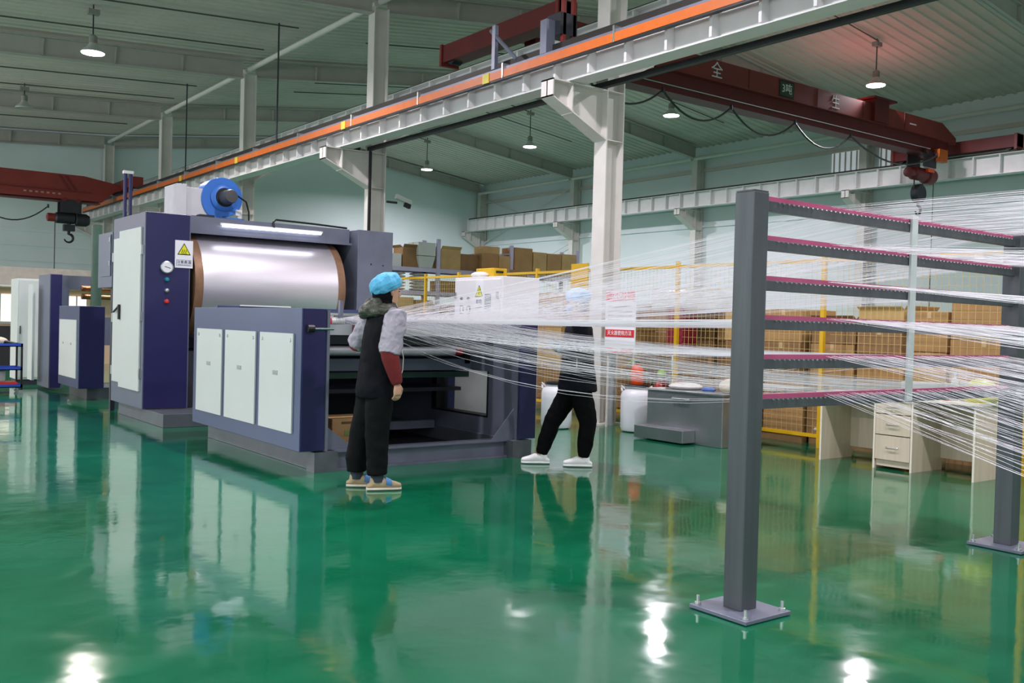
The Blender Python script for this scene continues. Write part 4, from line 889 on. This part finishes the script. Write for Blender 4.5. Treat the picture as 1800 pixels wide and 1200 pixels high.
# clothes
v = M(); oval_rings(v, [(hipc.x, hipc.y, .745, .150, .185), (hipc.x-.005, hipc.y, .80, .155, .19), (.06, -.05, 1.0, .150, .182), (.08, -.06, 1.2, .155, .19), (chest.x, chest.y, 1.33, .15, .192), (chest.x, chest.y, 1.41, .125, .175), (chest.x+.01, chest.y, 1.455, .08, .10)])
vo = crumple(knit(v.build('vest', VEST, p, smooth=True), .012, 5), .09, .016)
M().tube([(.205, -.17, 1.16), (.215, -.19, 1.08), (.205, -.2, .98), (.18, -.21, .93)], .004, 6).build('drawstring', SOLE, vo, smooth=True)
for S_, E_, n in ((RS, RE, 'right'), (LS, LE, 'left')):
    q = M(); dv = (E_-S_); q.tube([S_+Vector((-.01, .055 if n == 'right' else -.055, .035)), S_+Vector((0, 0, .02)), S_+dv*.3, S_+dv*.7, S_+dv*1.02], [.050, .088, .094, .092, .086], 18)
    crumple(knit(q.build('upper_sleeve', GREYS, p, smooth=True), .008, 2), .06, .030)
for E_, W_ in ((RE, RW), (LE, LW)):
    q = M(); q.tube([E_+(E_-W_)*.12+Vector((0, 0, .01)), E_+(W_-E_)*.15, E_+(W_-E_)*.55, E_+(W_-E_)*.92, W_], [.070, .072, .062, .048, .040], 16)
    knit(q.build('lower_sleeve', REDS, p, smooth=True), .008, 3)
hdm = M(); cc = Vector((.075, -.055, 1.475)); ring = []
for j in range(25):
    t = 2*math.pi*j/24; ring.append(cc+Vector((.095*math.cos(t)-.01, .115*math.sin(t), .012*math.cos(t)-.01)))
hdm.tube(ring, [.050+.008*math.sin(3*q) for q in range(25)], 14)
hdm.tube([cc+Vector((-.10, -.06, .03)), cc+Vector((-.135, .01, -.02)), cc+Vector((-.12, .08, -.05))], [.045, .062, .045], 14)
hdm.tube([cc+Vector((-.06, -.09, .045)), cc+Vector((-.10, .0, .035)), cc+Vector((-.05, .09, .03))], [.04, .05, .04], 14)
crumple(knit(hdm.build('hood', HOOD, p, smooth=True), .009, 4), .06, .026)
k_ = M(); k_.ball(hd+Vector((-.028, .012, -.01)), .102, .09, .125, 20, 12); k_.tube([hd+Vector((-.03, .01, -.08)), hd+Vector((-.03, .01, -.15))], [.08, .085], 16)
k_.tube([hd+lookd*.07+Vector((0, 0, -.09)), hd+lookd*.02+Vector((0, 0, -.10))], [.035, .06], 12)
knit(k_.build('hair_and_scarf', HAIR, p, smooth=True), .009, 3)
cp_ = M(); R = []
ax = Vector((-.40, .18, .90)).normalized(); e1 = ax.cross(Vector((0, 1, 0))).normalized(); e2 = ax.cross(e1)
for q, r_ in ((-.045, .104), (-.02, .128), (.02, .138), (.06, .126), (.095, .09), (.112, .045), (.115, .01)):
    R.append([hd+Vector((-.012, .004, .042))+ax*q+(e1*math.cos(t)+e2*math.sin(t))*r_*(1+.04*math.sin(9*t)) for t in [2*math.pi*j/36 for j in range(36)]])
cp_.rings(R); co = crumple(knit(cp_.build('cap', CAPB, p, smooth=True), .007, 3), .05, .02)
# eyes and glasses
for s in (-1, 1):
    l_ = Vector((-lookd.y, lookd.x, 0)); M().ball(hd+lookd*.083+l_*s*.031+Vector((0, 0, .008)), .009, .009, .007, 8, 6).build('eye', BLACK, p, smooth=True)
tr = M(); oval_rings(tr, [(hipc.x, hipc.y, .95, .135, .175), (hipc.x, hipc.y, .85, .145, .18), (hipc.x-.005, hipc.y, .76, .14, .178)])
for (ax_, ay), s in ((ra, -1), (la, 1)):
    tr.tube([(hipc.x, hipc.y+s*.08, .86), (hipc.x+.0, hipc.y*.5+s*.092, .68), (.015+ax_*.5, ay*.92, .46), (ax_-.005, ay, .25), (ax_, ay, .13)], [.105, .112, .098, .088, .084], 18)
crumple(knit(tr.build('trousers', TROUS, p, smooth=True), .012, 4), .11, .018)
for (ax_, ay), ang in ((ra, -17), (la, -30)):
    M().cyl((ax_, ay, .07), (ax_, ay, .17), .052, 16, .056).build('sock', SOCK, p, smooth=True)
    shoe(p, (ax_, ay), ang, SHOET if ay < 0 else SHOET, SOLE, SHOEB, LACE)
# ---------------------------------------------------------------- person walking behind the yarns
p = person((6.18, 7.12, 0), 143, 'person in navy coat, black trousers and white sneakers walking behind the yarns')
fa_, ra_ = (.335, -.06), (-.075, .08)
hipc = Vector((.01, 0, .88)); chest = Vector((.0, 0, 1.26)); hd = Vector((.03, 0, 1.60)); lookd = Vector((1, .1, 0)).normalized()
NS, NE, NW = Vector((.0, .19, 1.38)), Vector((-.02, .25, 1.10)), Vector((.20, .20, 1.16))
OS, OE, OW = Vector((.0, -.19, 1.38)), Vector((.05, -.24, 1.10)), Vector((.28, -.16, 1.20))
b = M(); head(b, hd, lookd); b.tube([(0, 0, 1.38), (.01, 0, 1.5), (.02, 0, 1.55)], [.07, .056, .054], 14)
oval_rings(b, [(0, 0, .78, .11, .14), (0, 0, .92, .11, .15), (0, 0, 1.08, .10, .13), (0, 0, 1.28, .115, .16), (0, 0, 1.40, .09, .15), (0, 0, 1.44, .06, .07)])
for S_, E_, W_ in ((NS, NE, NW), (OS, OE, OW)): b.tube([S_, (S_+E_)/2, E_, (E_+W_)/2, W_], [.050, .045, .040, .036, .026], 12)
legs = [[(.01, -.08, .86), (.12, -.075, .62), (.235, -.07, .42), (.30, -.065, .22), (fa_[0], fa_[1], .08)], [(.0, .08, .86), (-.06, .085, .62), (-.11, .085, .43), (-.085, .08, .22), (ra_[0], ra_[1], .08)]]
for lg in legs: b.tube(lg+[(lg[-1][0], lg[-1][1], .05)], [.08, .065, .05, .045, .036, .034], 12)
hand(b, NW, Vector((.95, -.1, .15)), Vector((.1, -.3, -1)), Vector((.3, -1, 0)), curl=.6); hand(b, OW, Vector((.95, .1, .15)), Vector((.1, .3, -1)), Vector((.3, 1, 0)), curl=.6)
knit(b.build('body', SKIN, p, smooth=True), .0055, 3)
v = M(); oval_rings(v, [(-.005, 0, .735, .195, .215), (.0, 0, .80, .190, .21), (0, 0, 1.0, .16, .20), (0, 0, 1.25, .155, .205), (0, 0, 1.36, .13, .18), (0, 0, 1.43, .08, .10)])
for S_, E_, W_ in ((NS, NE, NW), (OS, OE, OW)): v.tube([S_+Vector((0, 0, .02)), (S_+E_)/2, E_, (E_+W_)/2, W_-(W_-E_)*.08], [.085, .08, .072, .062, .052], 16)
vo = crumple(knit(v.build('coat', COAT2, p, smooth=True), .012, 5), .10, .018); box('pocket_zip', SOLE, vo, .02, .03, .205, .212, .98, 1.08)
for W_, E_ in ((NW, NE), (OW, OE)): M().cyl(W_-(W_-E_)*.12, W_+(W_-E_)*.02, .042, 14).build('blue_cuff', GLOVE, p, smooth=True)
tr = M(); oval_rings(tr, [(0, 0, .95, .13, .165), (0, 0, .82, .14, .17), (0, 0, .72, .13, .165)])
for lg in legs: tr.tube([lg[0], lg[1], lg[2], lg[3], (lg[4][0], lg[4][1], .095)], [.11, .108, .088, .078, .056], 18)
crumple(knit(tr.build('trousers', P('trousers_jet', '0b0b0d', .8, bump=.3, spec=.1), p, smooth=True), .012, 4), .09, .018)
shoe(p, fa_, 2, SNEAK, SNEAK, None, SNEAK); shoe(p, ra_, -2, SNEAK, SNEAK, None, SNEAK)
k_ = M(); k_.ball(hd+Vector((-.03, 0, .0)), .09, .085, .12, 20, 12); knit(k_.build('hair', HAIR, p, smooth=True), .01, 3)
k_ = M(); k_.ball(hd+lookd*.06+Vector((0, 0, -.05)), .05, .07, .055, 16, 10); knit(k_.build('face_mask', GLOVE, p, smooth=True), .009, 2)
cp_ = M(); R = []
for q, r_ in ((-.03, .095), (-.01, .118), (.03, .128), (.07, .115), (.10, .08), (.115, .035), (.117, .01)):
    R.append([hd+Vector((-.015, 0, .035+q))+Vector((math.cos(t), math.sin(t), 0))*r_*(1+.04*math.sin(9*t)) for t in [2*math.pi*j/36 for j in range(36)]])
cp_.rings(R); crumple(knit(cp_.build('cap', CAPL, p, smooth=True), .007, 3), .05, .02)
for s in (-1, 1): M().ball(hd+lookd*.088+Vector((-lookd.y, lookd.x, 0))*s*.031+Vector((0, 0, .01)), .009, .009, .007, 8, 6).build('eye', BLACK, p, smooth=True)

# ================================================================== CREEL FRAME with yarn bars
C_ = thing('yarn_guide_frame', (5.1, 3.03, 0), 'dark grey steel guide frame with six pink-topped yarn bars', 'guide frame')
def post(x0):
    x1 = x0+.115; y0, y1 = 2.975, 3.09
    p_ = box('post', FRAMEG, C_, x0, x1, y0, y1, .02, 2.05, bevel=.006); box('post_cap', FRAMEG, p_, x0+.003, x1-.003, y0+.003, y1-.003, 2.05, 2.056)
    box('base_plate', GREYM, p_, x0-.11, x1+.11, y0-.12, y1+.12, .004, .022, bevel=.002)
    for x in (x0-.08, x1+.08):
        for y in (y0-.09, y1+.09):
            M().lathe((x, y, .022), [(.016, 0), (.016, .012), (.008, .013), (.008, .045)], 8).build('anchor_bolt', BOLT, p_)
post(3.665); post(6.34)
BZ = [2.03, 1.838, 1.64, 1.447, 1.252, 1.055]
NT = 62
ex = [3.90+.039*k for k in range(NT)]
for bi, z in enumerate(BZ):
    b_ = box('yarn_bar', FRAMEG, C_, 3.78, 6.34, 3.012, 3.052, z-.062, z-.012, bevel=.002)
    box('ceramic_strip', PINK, b_, 3.81, 6.31, 3.016, 3.048, z-.012, z+.010)
    e_ = M()
    for x in ex: e_.lathe((x, 3.012, z-.018), [(.0035, 0), (.0055, -.004), (.003, -.010)], 6, 'y')
    e_.build('eyelets', EYELET, b_, kind='stuff', label='row of small white eyelets')
box('middle_stay', P('stay_white', 'c4ccca', .4), C_, 5.085, 5.145, 2.995, 3.008, 1.0, 2.055)
# ------------------------------------------------------------------ yarn sheets
SLOPE = [.035, -.05, -.075, -.085, -.13, -.24]
WORD = ['topmost', 'second', 'third', 'fourth', 'fifth', 'lowest']
used = [x for x in ex if x > 4.33]
for bi, z in enumerate(BZ):
    m = M(); n = (86, 84, 88, 100, 86, 74)[bi]
    for i in range(n):
        u = i/(n-1); x = 4.34+(6.27-4.34)*u+random.uniform(-.01, .01)
        xe = 4.06+(5.92-4.06)*u+random.uniform(-.012, .012); ze = 1.385+random.uniform(-.012, .012)
        sag = random.uniform(.0, .035)+(.02*bi if bi > 3 else 0)
        if bi >= 4 and random.random() < .12: sag += random.uniform(.08, .22)
        a = Vector((x, 3.03, z+.004+random.uniform(-.004, .004))); b = Vector((xe, 8.05, ze)); path = []
        for k in range(10):
            q = k/9; p = a.lerp(b, q); p.z -= sag*4*q*(1-q); path.append(p)
        m.tube(path, .00092 if bi < 3 else .001, 3, cap=False)
        # on towards the creel, off to the right of the picture
        if i % 1 == 0:
            L = 3.6; sl = SLOPE[bi]*random.uniform(.75, 1.25)+random.uniform(-.012, .012)
            c = Vector((x+random.uniform(-.02, .35)*1.0+.15, 3.03-L, z+sl*L)); path = []
            for k in range(5):
                q = k/4; p = a.lerp(c, q); p.z -= .03*4*q*(1-q); path.append(p)
            m.tube(path, .00092 if bi < 3 else .001, 3, cap=False)
    o = m.build('yarn_sheet', YARN, None, org=(5.1, 3.03, z)); tag(o, 'sheet of white yarns through the %s bar of the guide frame' % WORD[bi], 'yarn', 'white yarn sheets', 'stuff')
